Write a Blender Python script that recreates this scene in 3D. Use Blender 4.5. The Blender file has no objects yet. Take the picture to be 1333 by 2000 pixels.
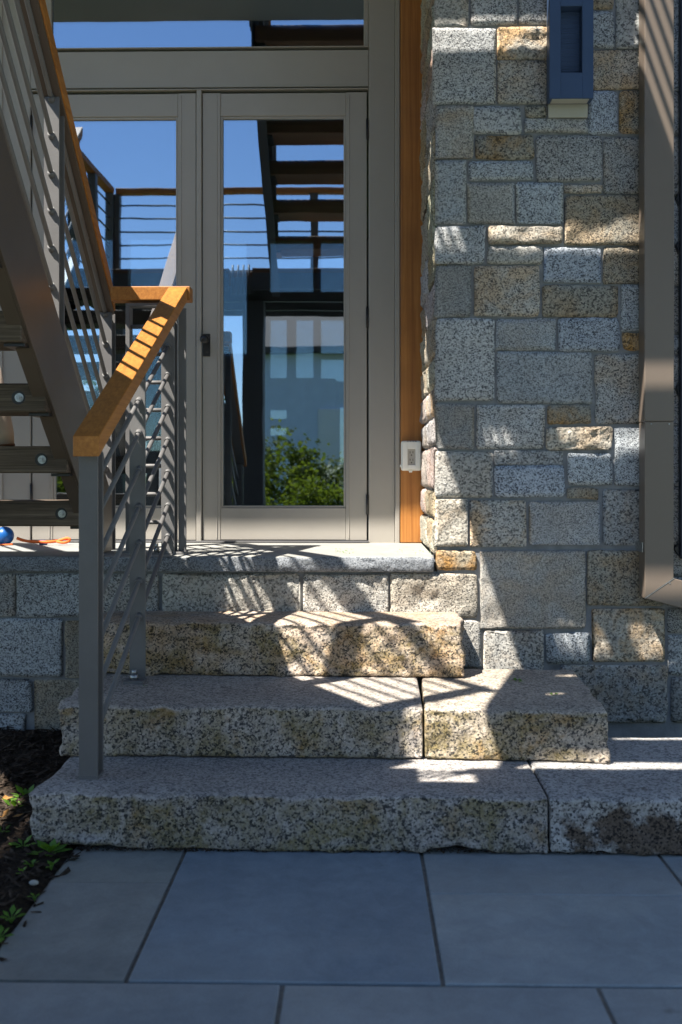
import bpy, bmesh, math, random
from math import sin, cos, radians, pi
from mathutils import Vector, Matrix, noise as mnoise

C = bpy.context.scene.collection
scene = bpy.context.scene
random.seed(11)

# ------------------------------------------------------------------ camera
F = 1944.0                      # focal length in photograph pixels (1333 wide)
HCAM = 1.095                    # lens height over the paving
TH = radians(1.0)
cam_d = bpy.data.cameras.new('camera')
cam = bpy.data.objects.new('camera', cam_d); C.objects.link(cam)
cam.location = (0, 0, HCAM)
cam.rotation_euler = (radians(90), 0, TH)
cam_d.sensor_fit = 'HORIZONTAL'; cam_d.sensor_width = 24.0
cam_d.lens = 24.0 * F / 1333.0
cam_d.shift_y = -74.0 / 1333.0
cam_d.clip_start = 0.05; cam_d.clip_end = 2000
cam_d.dof.use_dof = True
cam_d.dof.focus_distance = 4.05
cam_d.dof.aperture_fstop = 3.2
scene.camera = cam

# ------------------------------------------------------------------ sky, sun, exposure
SUN = Vector((1.22, 1.0, -2.58)).normalized()       # direction the light travels
ELEV = math.asin(-SUN.z)
AZ = math.atan2(-SUN.x, -SUN.y)
world = bpy.data.worlds.new('World'); scene.world = world
world.use_nodes = True
wn = world.node_tree.nodes; wl = world.node_tree.links
wn.clear()
sky = wn.new('ShaderNodeTexSky'); sky.sky_type = 'NISHITA'; sky.sun_disc = False
sky.sun_elevation = ELEV; sky.sun_rotation = AZ % (2 * pi)
sky.air_density = 0.9; sky.dust_density = 0.0; sky.ozone_density = 2.2
bg = wn.new('ShaderNodeBackground'); bg.inputs['Strength'].default_value = 0.078
wo = wn.new('ShaderNodeOutputWorld')
wl.new(sky.outputs[0], bg.inputs['Color']); wl.new(bg.outputs[0], wo.inputs['Surface'])

sun_d = bpy.data.lights.new('sun', 'SUN'); sun_d.energy = 5.0; sun_d.angle = radians(0.53)
sun_d.color = (1.0, 0.93, 0.82)
sun = bpy.data.objects.new('sun', sun_d); C.objects.link(sun)
sun.rotation_euler = SUN.to_track_quat('-Z', 'Y').to_euler()
sun.location = (-4, -4, 9)

vs = scene.view_settings
vs.view_transform = 'Standard'; vs.look = 'None'; vs.gamma = 1; vs.use_curve_mapping = False
vs.exposure = 1.6

# ------------------------------------------------------------------ helpers
def P(px, py, Y):
    """point of the plane y = Y that the photograph shows at pixel (px, py)"""
    u = (px - 666.5) / F; v = (926 - py) / F
    dx = -sin(TH) + u * cos(TH); dy = cos(TH) + u * sin(TH)
    t = Y / dy
    return Vector((dx * t, Y, HCAM + v * t))

def PX(px, Y): return P(px, 926, Y).x
def PZ(px, py, Y): return P(px, py, Y).z

def nz(x, y, z): return mnoise.noise(Vector((x, y, z)))
def fbm(x, y, z, o=4):
    return mnoise.fractal(Vector((x, y, z)), 0.9, 2.1, o)

def new_obj(name, me, mat, parent=None, loc=(0, 0, 0), label=None):
    o = bpy.data.objects.new(name, me); C.objects.link(o)
    if mat and not me.materials: me.materials.append(mat)
    o.location = loc
    if parent is not None: o.parent = parent
    if label: o['label'] = label
    return o

def thing(name, label, cat, loc=(0, 0, 0), group=None, kind=None):
    o = bpy.data.objects.new(name, None); C.objects.link(o)
    o.location = loc; o.empty_display_size = 0.1
    o['label'] = label; o['category'] = cat
    if group: o['group'] = group
    if kind: o['kind'] = kind
    return o

def tag(o, label=None, cat=None, group=None, kind=None):
    if label: o['label'] = label
    if cat: o['category'] = cat
    if group: o['group'] = group
    if kind: o['kind'] = kind
    return o

def wloc(o):
    v = Vector((0, 0, 0))
    while o is not None:
        v += Vector(o.location); o = o.parent
    return v

class MB:
    """collects shapes in world coordinates, then links them as ONE mesh"""
    def __init__(s): s.bm = bmesh.new()
    def box(s, x0, x1, y0, y1, z0, z1, bev=0.0, seg=1):
        b = bmesh.new(); bmesh.ops.create_cube(b, size=1)
        for v in b.verts:
            v.co = Vector(((x0 + x1) / 2 + v.co.x * (x1 - x0), (y0 + y1) / 2 + v.co.y * (y1 - y0), (z0 + z1) / 2 + v.co.z * (z1 - z0)))
        if bev: bmesh.ops.bevel(b, geom=b.edges[:], offset=bev, segments=seg, affect='EDGES', profile=0.5)
        s._add(b); return s
    def prism(s, poly, axis, a0, a1, bev=0.0, seg=1):
        """poly in the plane across axis ('X': (y,z); 'Y': (x,z); 'Z': (x,y))"""
        b = bmesh.new()
        def mk(p, a):
            return {'X': Vector((a, p[0], p[1])), 'Y': Vector((p[0], a, p[1])), 'Z': Vector((p[0], p[1], a))}[axis]
        v0 = [b.verts.new(mk(p, a0)) for p in poly]; v1 = [b.verts.new(mk(p, a1)) for p in poly]
        n = len(poly)
        b.faces.new(v0); b.faces.new(v1[::-1])
        for i in range(n): b.faces.new((v0[i], v0[(i + 1) % n], v1[(i + 1) % n], v1[i]))
        bmesh.ops.recalc_face_normals(b, faces=b.faces)
        if bev: bmesh.ops.bevel(b, geom=b.edges[:], offset=bev, segments=seg, affect='EDGES', profile=0.5)
        s._add(b); return s
    def cyl(s, p, q, r, n=10, r2=None, cap=True):
        p = Vector(p); q = Vector(q); d = q - p
        b = bmesh.new()
        bmesh.ops.create_cone(b, cap_ends=cap, segments=n, radius1=r, radius2=r if r2 is None else r2, depth=d.length)
        m = Matrix.Translation((p + q) / 2) @ d.to_track_quat('Z', 'Y').to_matrix().to_4x4()
        bmesh.ops.transform(b, matrix=m, verts=b.verts)
        for f in b.faces: f.smooth = len(f.verts) == 4
        s._add(b); return s
    def ball(s, c, r, n=12, sc=(1, 1, 1)):
        b = bmesh.new(); bmesh.ops.create_uvsphere(b, u_segments=n * 2, v_segments=n, radius=r)
        for v in b.verts: v.co = Vector((v.co.x * sc[0], v.co.y * sc[1], v.co.z * sc[2])) + Vector(c)
        for f in b.faces: f.smooth = True
        s._add(b); return s
    def tube(s, pts, r, n=8):
        pts = [Vector(p) for p in pts]; rings = []; b = s.bm
        for i, p in enumerate(pts):
            d = (pts[min(i + 1, len(pts) - 1)] - pts[max(i - 1, 0)]).normalized()
            q = d.to_track_quat('Z', 'Y')
            rr = r[i] if isinstance(r, (list, tuple)) else r
            rings.append([b.verts.new(p + q @ Vector((cos(2 * pi * k / n) * rr, sin(2 * pi * k / n) * rr, 0))) for k in range(n)])
        for a, c in zip(rings, rings[1:]):
            best = min(range(n), key=lambda o: sum((a[k].co - c[(k + o) % n].co).length for k in range(n)))
            for k in range(n):
                f = b.faces.new((a[k], a[(k + 1) % n], c[(k + 1 + best) % n], c[(k + best) % n])); f.smooth = True
        b.faces.new(rings[0][::-1]); b.faces.new(rings[-1])
        return s
    def quad(s, a, b, c, d):
        s.bm.faces.new([s.bm.verts.new(Vector(p)) for p in (a, b, c, d)]); return s
    def _add(s, b):
        me = bpy.data.meshes.new('tmp'); b.to_mesh(me); b.free()
        s.bm.from_mesh(me); bpy.data.meshes.remove(me)
    def mesh(s, name, off=(0, 0, 0)):
        off = Vector(off)
        for v in s.bm.verts: v.co -= off
        me = bpy.data.meshes.new(name); s.bm.to_mesh(me); s.bm.free()
        return me
    def build(s, name, mat, parent=None, label=None, at=None):
        """at: world position of the object's own origin (default: the parent's)"""
        pw = wloc(parent) if parent is not None else Vector((0, 0, 0))
        aw = Vector(at) if at is not None else pw
        return new_obj(name, s.mesh(name, aw), mat, parent, aw - pw, label)

# ------------------------------------------------------------------ materials
class NT:
    def __init__(s, name):
        s.m = bpy.data.materials.new(name); s.m.use_nodes = True
        s.t = s.m.node_tree; s.n = s.t.nodes; s.n.clear()
        s.out = s.n.new('ShaderNodeOutputMaterial')
    def node(s, typ, **kw):
        x = s.n.new(typ)
        for k, v in kw.items():
            if k in x.inputs: s.put(x.inputs[k], v)
            else: setattr(x, k, v)
        return x
    def put(s, sock, v):
        if isinstance(v, bpy.types.NodeSocket): s.t.links.new(v, sock)
        else: sock.default_value = v
    def coords(s, scale=(1, 1, 1), rnd=True, obj=True):
        tc = s.node('ShaderNodeTexCoord')
        v = tc.outputs['Object']
        mp = s.node('ShaderNodeMapping'); s.put(mp.inputs['Vector'], v); mp.inputs['Scale'].default_value = scale
        if rnd:
            oi = s.node('ShaderNodeObjectInfo')
            mu = s.node('ShaderNodeMath', operation='MULTIPLY'); s.put(mu.inputs[0], oi.outputs['Random']); mu.inputs[1].default_value = 37.0
            cb = s.node('ShaderNodeCombineXYZ')
            for i in range(3): s.put(cb.inputs[i], mu.outputs[0])
            s.put(mp.inputs['Location'], cb.outputs[0])
        return mp.outputs[0]
    def noise(s, vec, scale, detail=3, rough=0.55, dist=0.0):
        x = s.node('ShaderNodeTexNoise'); s.put(x.inputs['Vector'], vec)
        x.inputs['Scale'].default_value = scale; x.inputs['Detail'].default_value = detail
        x.inputs['Roughness'].default_value = rough; x.inputs['Distortion'].default_value = dist
        return x.outputs['Fac']
    def voro(s, vec, scale, out='Color'):
        x = s.node('ShaderNodeTexVoronoi'); s.put(x.inputs['Vector'], vec); x.inputs['Scale'].default_value = scale
        return x.outputs[out]
    def ramp(s, fac, stops, interp='LINEAR'):
        x = s.node('ShaderNodeValToRGB'); s.put(x.inputs['Fac'], fac); cr = x.color_ramp; cr.interpolation = interp
        while len(cr.elements) < len(stops): cr.elements.new(0.5)
        for e, (p, c) in zip(cr.elements, stops):
            e.position = p
            e.color = (c, c, c, 1) if isinstance(c, (int, float)) else (c[0], c[1], c[2], 1)
        return x.outputs['Color']
    def mix(s, fac, a, b, mode='MIX'):
        x = s.node('ShaderNodeMix', data_type='RGBA', blend_type=mode)
        s.put(x.inputs[0], fac)
        for i, v in ((6, a), (7, b)):
            if isinstance(v, (tuple, list)) and len(v) == 3: v = (*v, 1)
            s.put(x.inputs[i], v)
        return x.outputs[2]
    def math(s, op, a, b=0.0):
        x = s.node('ShaderNodeMath', operation=op); s.put(x.inputs[0], a); s.put(x.inputs[1], b); return x.outputs[0]
    def bump(s, h, strength=0.5, dist=0.01, nrm=None):
        x = s.node('ShaderNodeBump'); s.put(x.inputs['Height'], h); x.inputs['Strength'].default_value = strength
        x.inputs['Distance'].default_value = dist
        if nrm is not None: s.put(x.inputs['Normal'], nrm)
        return x.outputs['Normal']
    def bsdf(s, color, rough=0.6, metal=0.0, normal=None, spec=0.5, **kw):
        b = s.node('ShaderNodeBsdfPrincipled')
        if isinstance(color, (tuple, list)): color = (*color[:3], 1)
        s.put(b.inputs['Base Color'], color); s.put(b.inputs['Roughness'], rough)
        b.inputs['Metallic'].default_value = metal
        b.inputs['Specular IOR Level'].default_value = spec
        for k, v in kw.items(): s.put(b.inputs[k], v)
        if normal is not None: s.put(b.inputs['Normal'], normal)
        s.t.links.new(b.outputs[0], s.out.inputs['Surface']); return s.m

def granite_mat(name, grain, light, mid, dark, moss=0.0, warm=0.0, bumpd=0.004, stainpos=None):
    """speckled granite; the object's own colour tints it, its alpha sets the rust stain"""
    t = NT(name)
    v0 = t.coords()
    oi = t.node('ShaderNodeObjectInfo')
    rn = t.node('ShaderNodeTexWhiteNoise', noise_dimensions='1D'); t.put(rn.inputs['W'], oi.outputs['Random'])
    vs_ = t.node('ShaderNodeVectorMath', operation='SCALE'); t.put(vs_.inputs[0], v0)
    t.put(vs_.inputs['Scale'], t.math('ADD', 0.80, t.math('MULTIPLY', rn.outputs['Value'], 0.0 if moss else 0.75)))
    v = v0; vg = vs_.outputs[0]
    nn = t.node('ShaderNodeTexNoise'); t.put(nn.inputs['Vector'], vg); nn.inputs['Scale'].default_value = grain * 1.1
    va = t.node('ShaderNodeVectorMath', operation='MULTIPLY_ADD')
    t.put(va.inputs[0], nn.outputs['Color']); va.inputs[1].default_value = (0.8 / grain,) * 3; t.put(va.inputs[2], vg)
    cells = t.voro(va.outputs[0], grain)
    sp = t.node('ShaderNodeSeparateColor'); t.put(sp.inputs[0], cells)
    c2 = t.voro(va.outputs[0], grain * 2.1)
    sp2 = t.node('ShaderNodeSeparateColor'); t.put(sp2.inputs[0], c2)
    cl = t.noise(vg, grain * 0.30, 4, 0.65)
    val = t.math('ADD', t.math('MULTIPLY', sp.outputs[0], 0.66), t.math('MULTIPLY', sp2.outputs[0], 0.16))
    val = t.math('ADD', val, t.math('MULTIPLY', t.math('SUBTRACT', cl, 0.5), 0.62 if not moss else 0.85))
    hi = [min(1, c * 1.3) for c in light]
    col = t.ramp(val, [(0.0, dark), (0.15, dark), (0.27, mid), (0.44, light), (0.58, [c * 1.08 for c in light]), (0.70, hi)])
    mean = [(a * .55 + b_ * .35 + c * .10) * (1.28 if moss else 1.0) for a, b_, c in zip(light, mid, dark)]
    con = t.math('ADD', 0.78 if not moss else 0.95, t.math('MULTIPLY', rn.outputs['Value'], 0.30 if not moss else 0.0))
    if moss:
        tcn = t.node('ShaderNodeTexCoord'); sxn = t.node('ShaderNodeSeparateXYZ'); t.put(sxn.inputs[0], tcn.outputs['Normal'])
        con = t.ramp(sxn.outputs[2], [(0.3, 1.0), (0.8, 0.70)])
    col = t.mix(con, (*mean, 1), col)
    big = t.noise(v, 3.0, 4, 0.6)
    col = t.mix(1.0, col, t.ramp(big, [(0.25, 0.74), (0.75, 1.16)]), 'MULTIPLY')
    col = t.mix(1.0, col, oi.outputs['Color'], 'MULTIPLY')
    # rust stain
    st = t.ramp(t.noise(v, 7.0, 5, 0.65, 0.4), [(0.42, 0.0), (0.62, 1.0)])
    st = t.math('MULTIPLY', st, oi.outputs['Alpha'])
    col = t.mix(st, col, t.mix(1.0, col, (1.12, 0.70, 0.30), 'MULTIPLY'))
    if moss:
        ge = t.node('ShaderNodeTexCoord')
        sx = t.node('ShaderNodeSeparateXYZ'); t.put(sx.inputs[0], ge.outputs['Normal'])
        side = t.ramp(t.math('MULTIPLY', sx.outputs[2], 1.0), [(0.15, 1.0), (0.6, 0.0)])
        m = t.ramp(t.noise(v, 5.5, 6, 0.7, 0.5), [(0.40, 0.0), (0.58, 1.0)])
        m = t.math('MULTIPLY', t.math('MULTIPLY', m, side), t.math('MULTIPLY', t.ramp(t.noise(v, 60, 4, .7), [(.34, .6), (.6, 1.0)]), moss))
        col = t.mix(m, col, t.mix(1.0, col, (0.52, 0.47, 0.24), 'MULTIPLY'))
        m2 = t.ramp(t.noise(v, 8.0, 6, 0.7, 0.2), [(0.56, 0.0), (0.68, 1.0)])
        m2 = t.math('MULTIPLY', t.math('MULTIPLY', m2, side), moss * warm)
        col = t.mix(m2, col, t.mix(1.0, col, (1.0, 0.66, 0.26), 'MULTIPLY'))
    if stainpos:
        tc = t.node('ShaderNodeTexCoord')
        mp = t.node('ShaderNodeMapping'); t.put(mp.inputs['Vector'], tc.outputs['Object'])
        (cx, cz, rx, rz) = stainpos
        mp.inputs['Location'].default_value = (-cx / rx, 0, -cz / rz); mp.inputs['Scale'].default_value = (1 / rx, 0.0, 1 / rz)
        ln = t.node('ShaderNodeVectorMath', operation='LENGTH'); t.put(ln.inputs[0], mp.outputs[0])
        d = t.math('ADD', ln.outputs['Value'], t.math('MULTIPLY', t.math('SUBTRACT', t.noise(tc.outputs['Object'], 13, 6, 0.62), 0.5), 3.6))
        msk = t.ramp(d, [(0.55, 1.0), (1.05, 0.0)])
        col = t.mix(t.math('MULTIPLY', msk, 0.88), col, t.mix(1.0, col, (0.22, 0.14, 0.08), 'MULTIPLY'))
    h = t.math('ADD', t.noise(v, grain * 0.45, 4, 0.7), t.math('MULTIPLY', sp.outputs[1], 0.35))
    n = t.bump(h, 0.85, bumpd)
    return t.bsdf(col, 0.78, 0.0, n, 0.3)

M = {}
M['granite'] = granite_mat('granite', 185, (.40, .41, .415), (.23, .236, .243), (.055, .06, .07))
M['granite_fine'] = granite_mat('granite_fine', 255, (.36, .368, .372), (.235, .242, .248), (.075, .08, .09), bumpd=0.002)
M['granite_rough'] = granite_mat('granite_rough', 180, (.45, .438, .41), (.30, .295, .275), (.08, .08, .082), bumpd=0.008)
M['step_granite'] = granite_mat('step_granite', 215, (.43, .385, .345), (.25, .228, .21), (.06, .06, .065), moss=0.95, warm=0.6, bumpd=0.007)
M['step_stained'] = granite_mat('step_stained', 215, (.43, .405, .375), (.25, .238, .225), (.06, .06, .065), moss=0.15, bumpd=0.007, stainpos=(-0.16, -0.03, 0.24, 0.080))

def mk_mortar():
    t = NT('mortar'); v = t.coords(rnd=False)
    c = t.ramp(t.noise(v, 14, 5, .6), [(0.3, (.175, .185, .195)), (0.7, (.27, .28, .295))])
    c = t.mix(t.ramp(t.noise(v, 2.2, 4, .7), [(.66, 0), (.74, 1)]), c, (.42, .44, .46))
    return t.bsdf(c, .95, 0, t.bump(t.noise(v, 160, 4, .7), .6, .004), .2)
M['mortar'] = mk_mortar()

def mk_slab(name, a, b, tint_b):
    t = NT(name); v = t.coords()
    oi = t.node('ShaderNodeObjectInfo')
    c = t.ramp(t.noise(v, 2.4, 7, .68, .3), [(.3, a), (.72, b)])
    c = t.mix(1.0, c, t.ramp(t.noise(v, 14, 6, .7, .5), [(.3, .84), (.7, 1.1)]), 'MULTIPLY')
    c = t.mix(t.math('MULTIPLY', t.ramp(t.noise(v, 1.1, 4, .6), [(.5, 0), (.72, 1)]), .45), c, tint_b)
    c = t.mix(1.0, c, oi.outputs['Color'], 'MULTIPLY')
    c = t.mix(t.ramp(t.noise(v, 9, 3, .5), [(.72, 0), (.78, .7)]), c, t.mix(1.0, c, (.5, .48, .45), 'MULTIPLY'))
    c = t.mix(t.math('MULTIPLY', t.ramp(t.noise(v, 240, 2, .6), [(.35, 1), (.6, 0)]), .25), c, t.mix(1.0, c, (.6, .6, .6), 'MULTIPLY'))
    h = t.math('ADD', t.noise(v, 7, 5, .6), t.math('MULTIPLY', t.noise(v, 150, 3, .6), .12))
    return t.bsdf(c, .62, 0, t.bump(h, .55, .008), .35)
M['bluestone'] = mk_slab('bluestone', (.225, .25, .268), (.325, .348, .358), (.33, .32, .285))
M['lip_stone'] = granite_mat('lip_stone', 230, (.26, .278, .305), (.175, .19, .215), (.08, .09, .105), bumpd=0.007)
M['landing_stone'] = mk_slab('landing_stone', (.27, .272, .265), (.34, .34, .32), (.32, .31, .26))

def mk_sand():
    t = NT('joint_sand'); v = t.coords(rnd=False)
    c = t.ramp(t.noise(v, 40, 5, .7), [(.3, (.15, .14, .125)), (.7, (.27, .25, .215))])
    return t.bsdf(c, .95, 0, t.bump(t.noise(v, 200, 3, .7), .8, .004), .2)
M['joint_sand'] = mk_sand()
def mk_soil():
    t = NT('soil'); v = t.coords(rnd=False)
    c = t.ramp(t.noise(v, 60, 5, .7), [(.35, (.012, .009, .007)), (.7, (.06, .042, .028))])
    return t.bsdf(c, .95, 0, t.bump(t.noise(v, 70, 5, .7), 1, .02), .2)
M['soil'] = mk_soil()
def mk_chip():
    t = NT('bark_chip'); v = t.coords(rnd=False)
    c = t.ramp(t.noise(v, 45, 2, .6), [(.3, (.018, .012, .009)), (.6, (.055, .04, .03)), (.78, (.13, .10, .075))])
    return t.bsdf(c, .9, 0, None, .2)
M['chip'] = mk_chip()

def mk_paint(name, col, rough=.5, var=.06, bs=.1, spec=.4):
    t = NT(name); v = t.coords(rnd=False)
    c = t.mix(1.0, (*col, 1), t.ramp(t.noise(v, 5, 5, .65), [(.3, 1 - var), (.7, 1 + var)]), 'MULTIPLY')
    h = t.noise(v, 220, 3, .6)
    return t.bsdf(c, rough, 0, t.bump(h, bs, .002), spec)
M['door_paint'] = mk_paint('greige_paint', (.335, .315, .285), .42, .03, .05)
M['siding_paint'] = mk_paint('siding_paint', (.33, .315, .29), .5)
M['steel'] = mk_paint('painted_steel', (.14, .138, .14), .45, .10, .25, .25)
M['stringer_steel'] = mk_paint('stringer_steel', (.10, .078, .062), .36, .10, .15, .35)
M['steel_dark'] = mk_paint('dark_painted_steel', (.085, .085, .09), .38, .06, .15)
M['bronze'] = mk_paint('bronze_aluminium', (.15, .12, .097), .33, .03, .05, .6)
M['navy'] = mk_paint('navy_metal', (.036, .066, .14), .45, .05, .08)
M['black'] = mk_paint('black_metal', (.018, .018, .02), .35, .05, .05)
M['cream'] = mk_paint('cream_stone', (.42, .41, .36), .7, .08, .2)
M['white_plastic'] = mk_paint('white_plastic', (.82, .82, .78), .3, .02, .02, .5)
M['outlet'] = mk_paint('outlet_plastic', (.45, .43, .39), .3, .02, .02)
M['slot'] = mk_paint('slot_dark', (.05, .045, .04), .5)
M['pipe'] = mk_paint('pipe_paint', (.03, .036, .055), .4)
M['canvas'] = mk_paint('beige_canvas', (.50, .41, .33), .85, .08, .3)
M['ball_blue'] = mk_paint('blue_rubber', (.01, .10, .36), .35, .05, .1)
M['rope'] = mk_paint('orange_rope', (.80, .16, .03), .7, .1, .4)
M['garage_paint'] = mk_paint('pale_siding', (.66, .74, .84), .6)
M['roof_shingle'] = mk_paint('roof_shingle', (.075, .06, .05), .85, .2, .6)
def mk_bolt():
    t = NT('galvanised_bolt'); v = t.coords()
    c = t.ramp(t.noise(v, 120, 3, .6), [(.3, (.22, .23, .24)), (.7, (.50, .51, .51))])
    return t.bsdf(c, .35, .85, None, .5)
M['bolt'] = mk_bolt()

def mk_wood(name, a, b, c2, axis, rough=.45, bs=.2, gscale=26):
    t = NT(name)
    sc = [gscale] * 3; sc['XYZ'.index(axis)] = gscale * 0.025
    v = t.coords(tuple(sc))
    g = t.noise(v, 1.0, 6, .65, .6)
    c = t.ramp(g, [(.28, a), (.52, b), (.74, c2)])
    v2 = t.coords()
    kn = t.ramp(t.noise(v2, 3.0, 4, .6), [(.3, .8), (.7, 1.12)])
    c = t.mix(1.0, c, kn, 'MULTIPLY')
    return t.bsdf(c, rough, 0, t.bump(g, bs, .003), .4)
M['cap_wood'] = mk_wood('oiled_cap_wood', (.24, .088, .015), (.37, .145, .025), (.46, .20, .042), 'Y', .5, .1, 80)
M['cedar'] = mk_wood('cedar', (.25, .09, .02), (.40, .16, .036), (.50, .225, .06), 'Z', .5, .1, 55)
M['timber'] = mk_wood('weathered_timber', (.035, .026, .02), (.115, .086, .062), (.21, .165, .125), 'X', .8, .8, 110)
M['timber_brown'] = mk_wood('brown_timber', (.10, .045, .02), (.17, .08, .035), (.22, .11, .05), 'X', .7, .3, 40)

def mk_glass():
    t = NT('window_glass')
    v = t.coords(rnd=False)
    wav = t.noise(v, 2.6, 2, .4)
    n = t.bump(wav, .022, .02)
    g = t.node('ShaderNodeBsdfGlossy'); g.inputs['Color'].default_value = (.66, .82, 1.0, 1); g.inputs['Roughness'].default_value = 0.0
    t.put(g.inputs['Normal'], n)
    d = t.node('ShaderNodeBsdfDiffuse')
    pass
    t.put(d.inputs['Color'], (.10, .10, .10, 1))
    tr = t.node('ShaderNodeBsdfTransparent'); tr.inputs['Color'].default_value = (.46, .54, .58, 1)
    m2 = t.node('ShaderNodeMixShader'); t.put(m2.inputs[0], t.ramp(t.voro(v, 26, 'Distance'), [(.03, .55), (.055, .015)]))
    t.t.links.new(tr.outputs[0], m2.inputs[1]); t.t.links.new(d.outputs[0], m2.inputs[2])
    mx = t.node('ShaderNodeMixShader'); mx.inputs[0].default_value = .38
    t.t.links.new(m2.outputs[0], mx.inputs[1]); t.t.links.new(g.outputs[0], mx.inputs[2])
    t.t.links.new(mx.outputs[0], t.out.inputs['Surface'])
    return t.m
M['glass'] = mk_glass()

def mk_pane():
    t = NT('clear_pane')
    tr = t.node('ShaderNodeBsdfTransparent'); tr.inputs['Color'].default_value = (.85, .9, .92, 1)
    g = t.node('ShaderNodeBsdfGlossy'); g.inputs['Roughness'].default_value = 0
    mx = t.node('ShaderNodeMixShader'); mx.inputs[0].default_value = .1
    t.t.links.new(tr.outputs[0], mx.inputs[1]); t.t.links.new(g.outputs[0], mx.inputs[2]); t.t.links.new(mx.outputs[0], t.out.inputs['Surface'])
    return t.m
M['clear_pane'] = mk_pane()
def mk_leaf(name, a, b, trans=.35):
    t = NT(name); v = t.coords(rnd=False)
    oi = t.node('ShaderNodeObjectInfo')
    c = t.ramp(t.noise(v, 7, 3, .6), [(.3, a), (.7, b)])
    d = t.node('ShaderNodeBsdfPrincipled'); t.put(d.inputs['Base Color'], c); d.inputs['Roughness'].default_value = .55
    tr = t.node('ShaderNodeBsdfTranslucent'); t.put(tr.inputs['Color'], t.mix(1.0, c, (1.5, 1.5, .6), 'MULTIPLY'))
    mx = t.node('ShaderNodeMixShader'); mx.inputs[0].default_value = trans
    t.t.links.new(d.outputs[0], mx.inputs[1]); t.t.links.new(tr.outputs[0], mx.inputs[2])
    t.t.links.new(mx.outputs[0], t.out.inputs['Surface'])
    return t.m
M['weed'] = mk_leaf('weed_leaf', (.07, .19, .02), (.16, .30, .04))
M['shrub'] = mk_leaf('shrub_leaf', (.05, .085, .012), (.15, .165, .03), .45)
M['tree'] = mk_leaf('tree_leaf', (.025, .06, .015), (.07, .10, .03))
M['dry_leaf'] = mk_leaf('dry_leaf', (.35, .17, .05), (.5, .28, .1))
M['bark'] = mk_paint('bark', (.10, .075, .055), .9, .3, .8)
def mk_lawn():
    t = NT('lawn_grass'); v = t.coords(rnd=False)
    c = t.ramp(t.noise(v, 3, 6, .7), [(.3, (.035, .07, .015)), (.7, (.08, .12, .03))])
    return t.bsdf(c, .9, 0, t.bump(t.noise(v, 60, 4, .7), 1, .03), .2)
M['lawn'] = mk_lawn()

# ------------------------------------------------------------------ main planes of the place
Z1, Z2, Z3, Z4 = .162, .330, .532, .757        # tops of the three granite steps and of the landing
YW = 4.084                                      # face of the stone wall
YS = 4.056                                      # front edge of the landing slab
YD = 4.90                                       # face of the doors
XC = PX(850, YW)                                # left corner of the stone wall

# ground, lawn, garden bed, patio
g = MB(); g.quad((-400, -400, -.06), (400, -400, -.06), (400, 400, -.06), (-400, 400, -.06))
tag(g.build('lawn', M['lawn']), kind='structure')

bed = bmesh.new(); nx, ny = 50, 60
vv = {}
for i in range(nx + 1):
    for j in range(ny + 1):
        x = -3.2 + 2.42 * i / nx; y = 1.0 + 3.12 * j / ny
        z = .012 + .030 * max(0, (y - 2.6)) / 1.4 + .020 * fbm(x * 5, y * 5, 1) + .012 * nz(x * 22, y * 22, 4)
        if x > -.86: z = min(z, -.01)
        vv[i, j] = bed.verts.new((x, y, z))
for i in range(nx):
    for j in range(ny):
        f = bed.faces.new((vv[i, j], vv[i + 1, j], vv[i + 1, j + 1], vv[i, j + 1])); f.smooth = True
me = bpy.data.meshes.new('garden_bed'); bed.to_mesh(me); bed.free()
tag(new_obj('garden_bed', me, M['soil']), kind='structure')

patio = thing('patio', 'blue-grey flagstone patio in front of the granite steps', 'patio', (0, 2, 0), kind='structure')
del patio['category']
MB().box(-.835, 3.0, -3.2, 3.3, -.06, -.007).build('bedding', M['joint_sand'], patio)
def slab(x0, x1, y0, y1, tint, gap=.0048, gy0=None, gy1=None, jag=None):
    b = MB(); xa, xb = x0 + gap, x1 - gap
    ya, yb = y0 + (gap if gy0 is None else gy0), y1 - (gap if gy1 is None else gy1)
    if jag:
        pts = [(xb, ya), (xb, yb)]
        n = 12
        for k in range(n + 1):
            yy = yb + (ya - yb) * k / n
            pts.append((xa + .012 * nz(yy * 9, jag, 0) + .008 * nz(yy * 30, jag, 3), yy))
        b.prism(pts, 'Z', -.05, 0.0)
    else:
        b.box(xa, xb, ya, yb, -.05, 0.0, .003)
    o = b.build('paving_slab', M['bluestone'], patio, at=((x0 + x1) / 2, (y0 + y1) / 2, 0))
    o.color = (*tint, 1)
    o.location.z += random.uniform(-.0015, .0015)
    return o
R1 = 2.137
slab(-.83, -.503, 2.655, 2.93, (1.0, .97, .88), gy0=.0015, jag=2.0)
slab(-.83, -.503, R1, 2.655, (1.02, .98, .90), gy1=.0015, jag=5.0)
slab(-.503, .182, R1, 2.93, (.84, .93, 1.03))
slab(.182, .865, 2.60, 2.93, (1.05, 1.06, 1.06), gy0=.001)
slab(.182, .865, R1, 2.60, (1.08, 1.10, 1.10), gy1=.001)
slab(.865, 1.62, R1, 2.93, (1.0, 1.02, 1.02))
slab(1.62, 2.4, R1, 2.93, (.95, .98, 1.02))
xs = [-.83, -.163, .512, 1.15, 1.9, 2.6]
for a, b_ in zip(xs, xs[1:]): slab(a, b_, 1.42, R1, (random.uniform(.92, 1.08),) * 3)
yy = 1.42
while yy > -3.0:
    x = -.83
    while x < 2.6:
        w = random.choice((.5, .68, .78)); slab(x, x + w, yy - .62, yy, (random.uniform(.9, 1.1),) * 3); x += w
    yy -= .62

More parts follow.
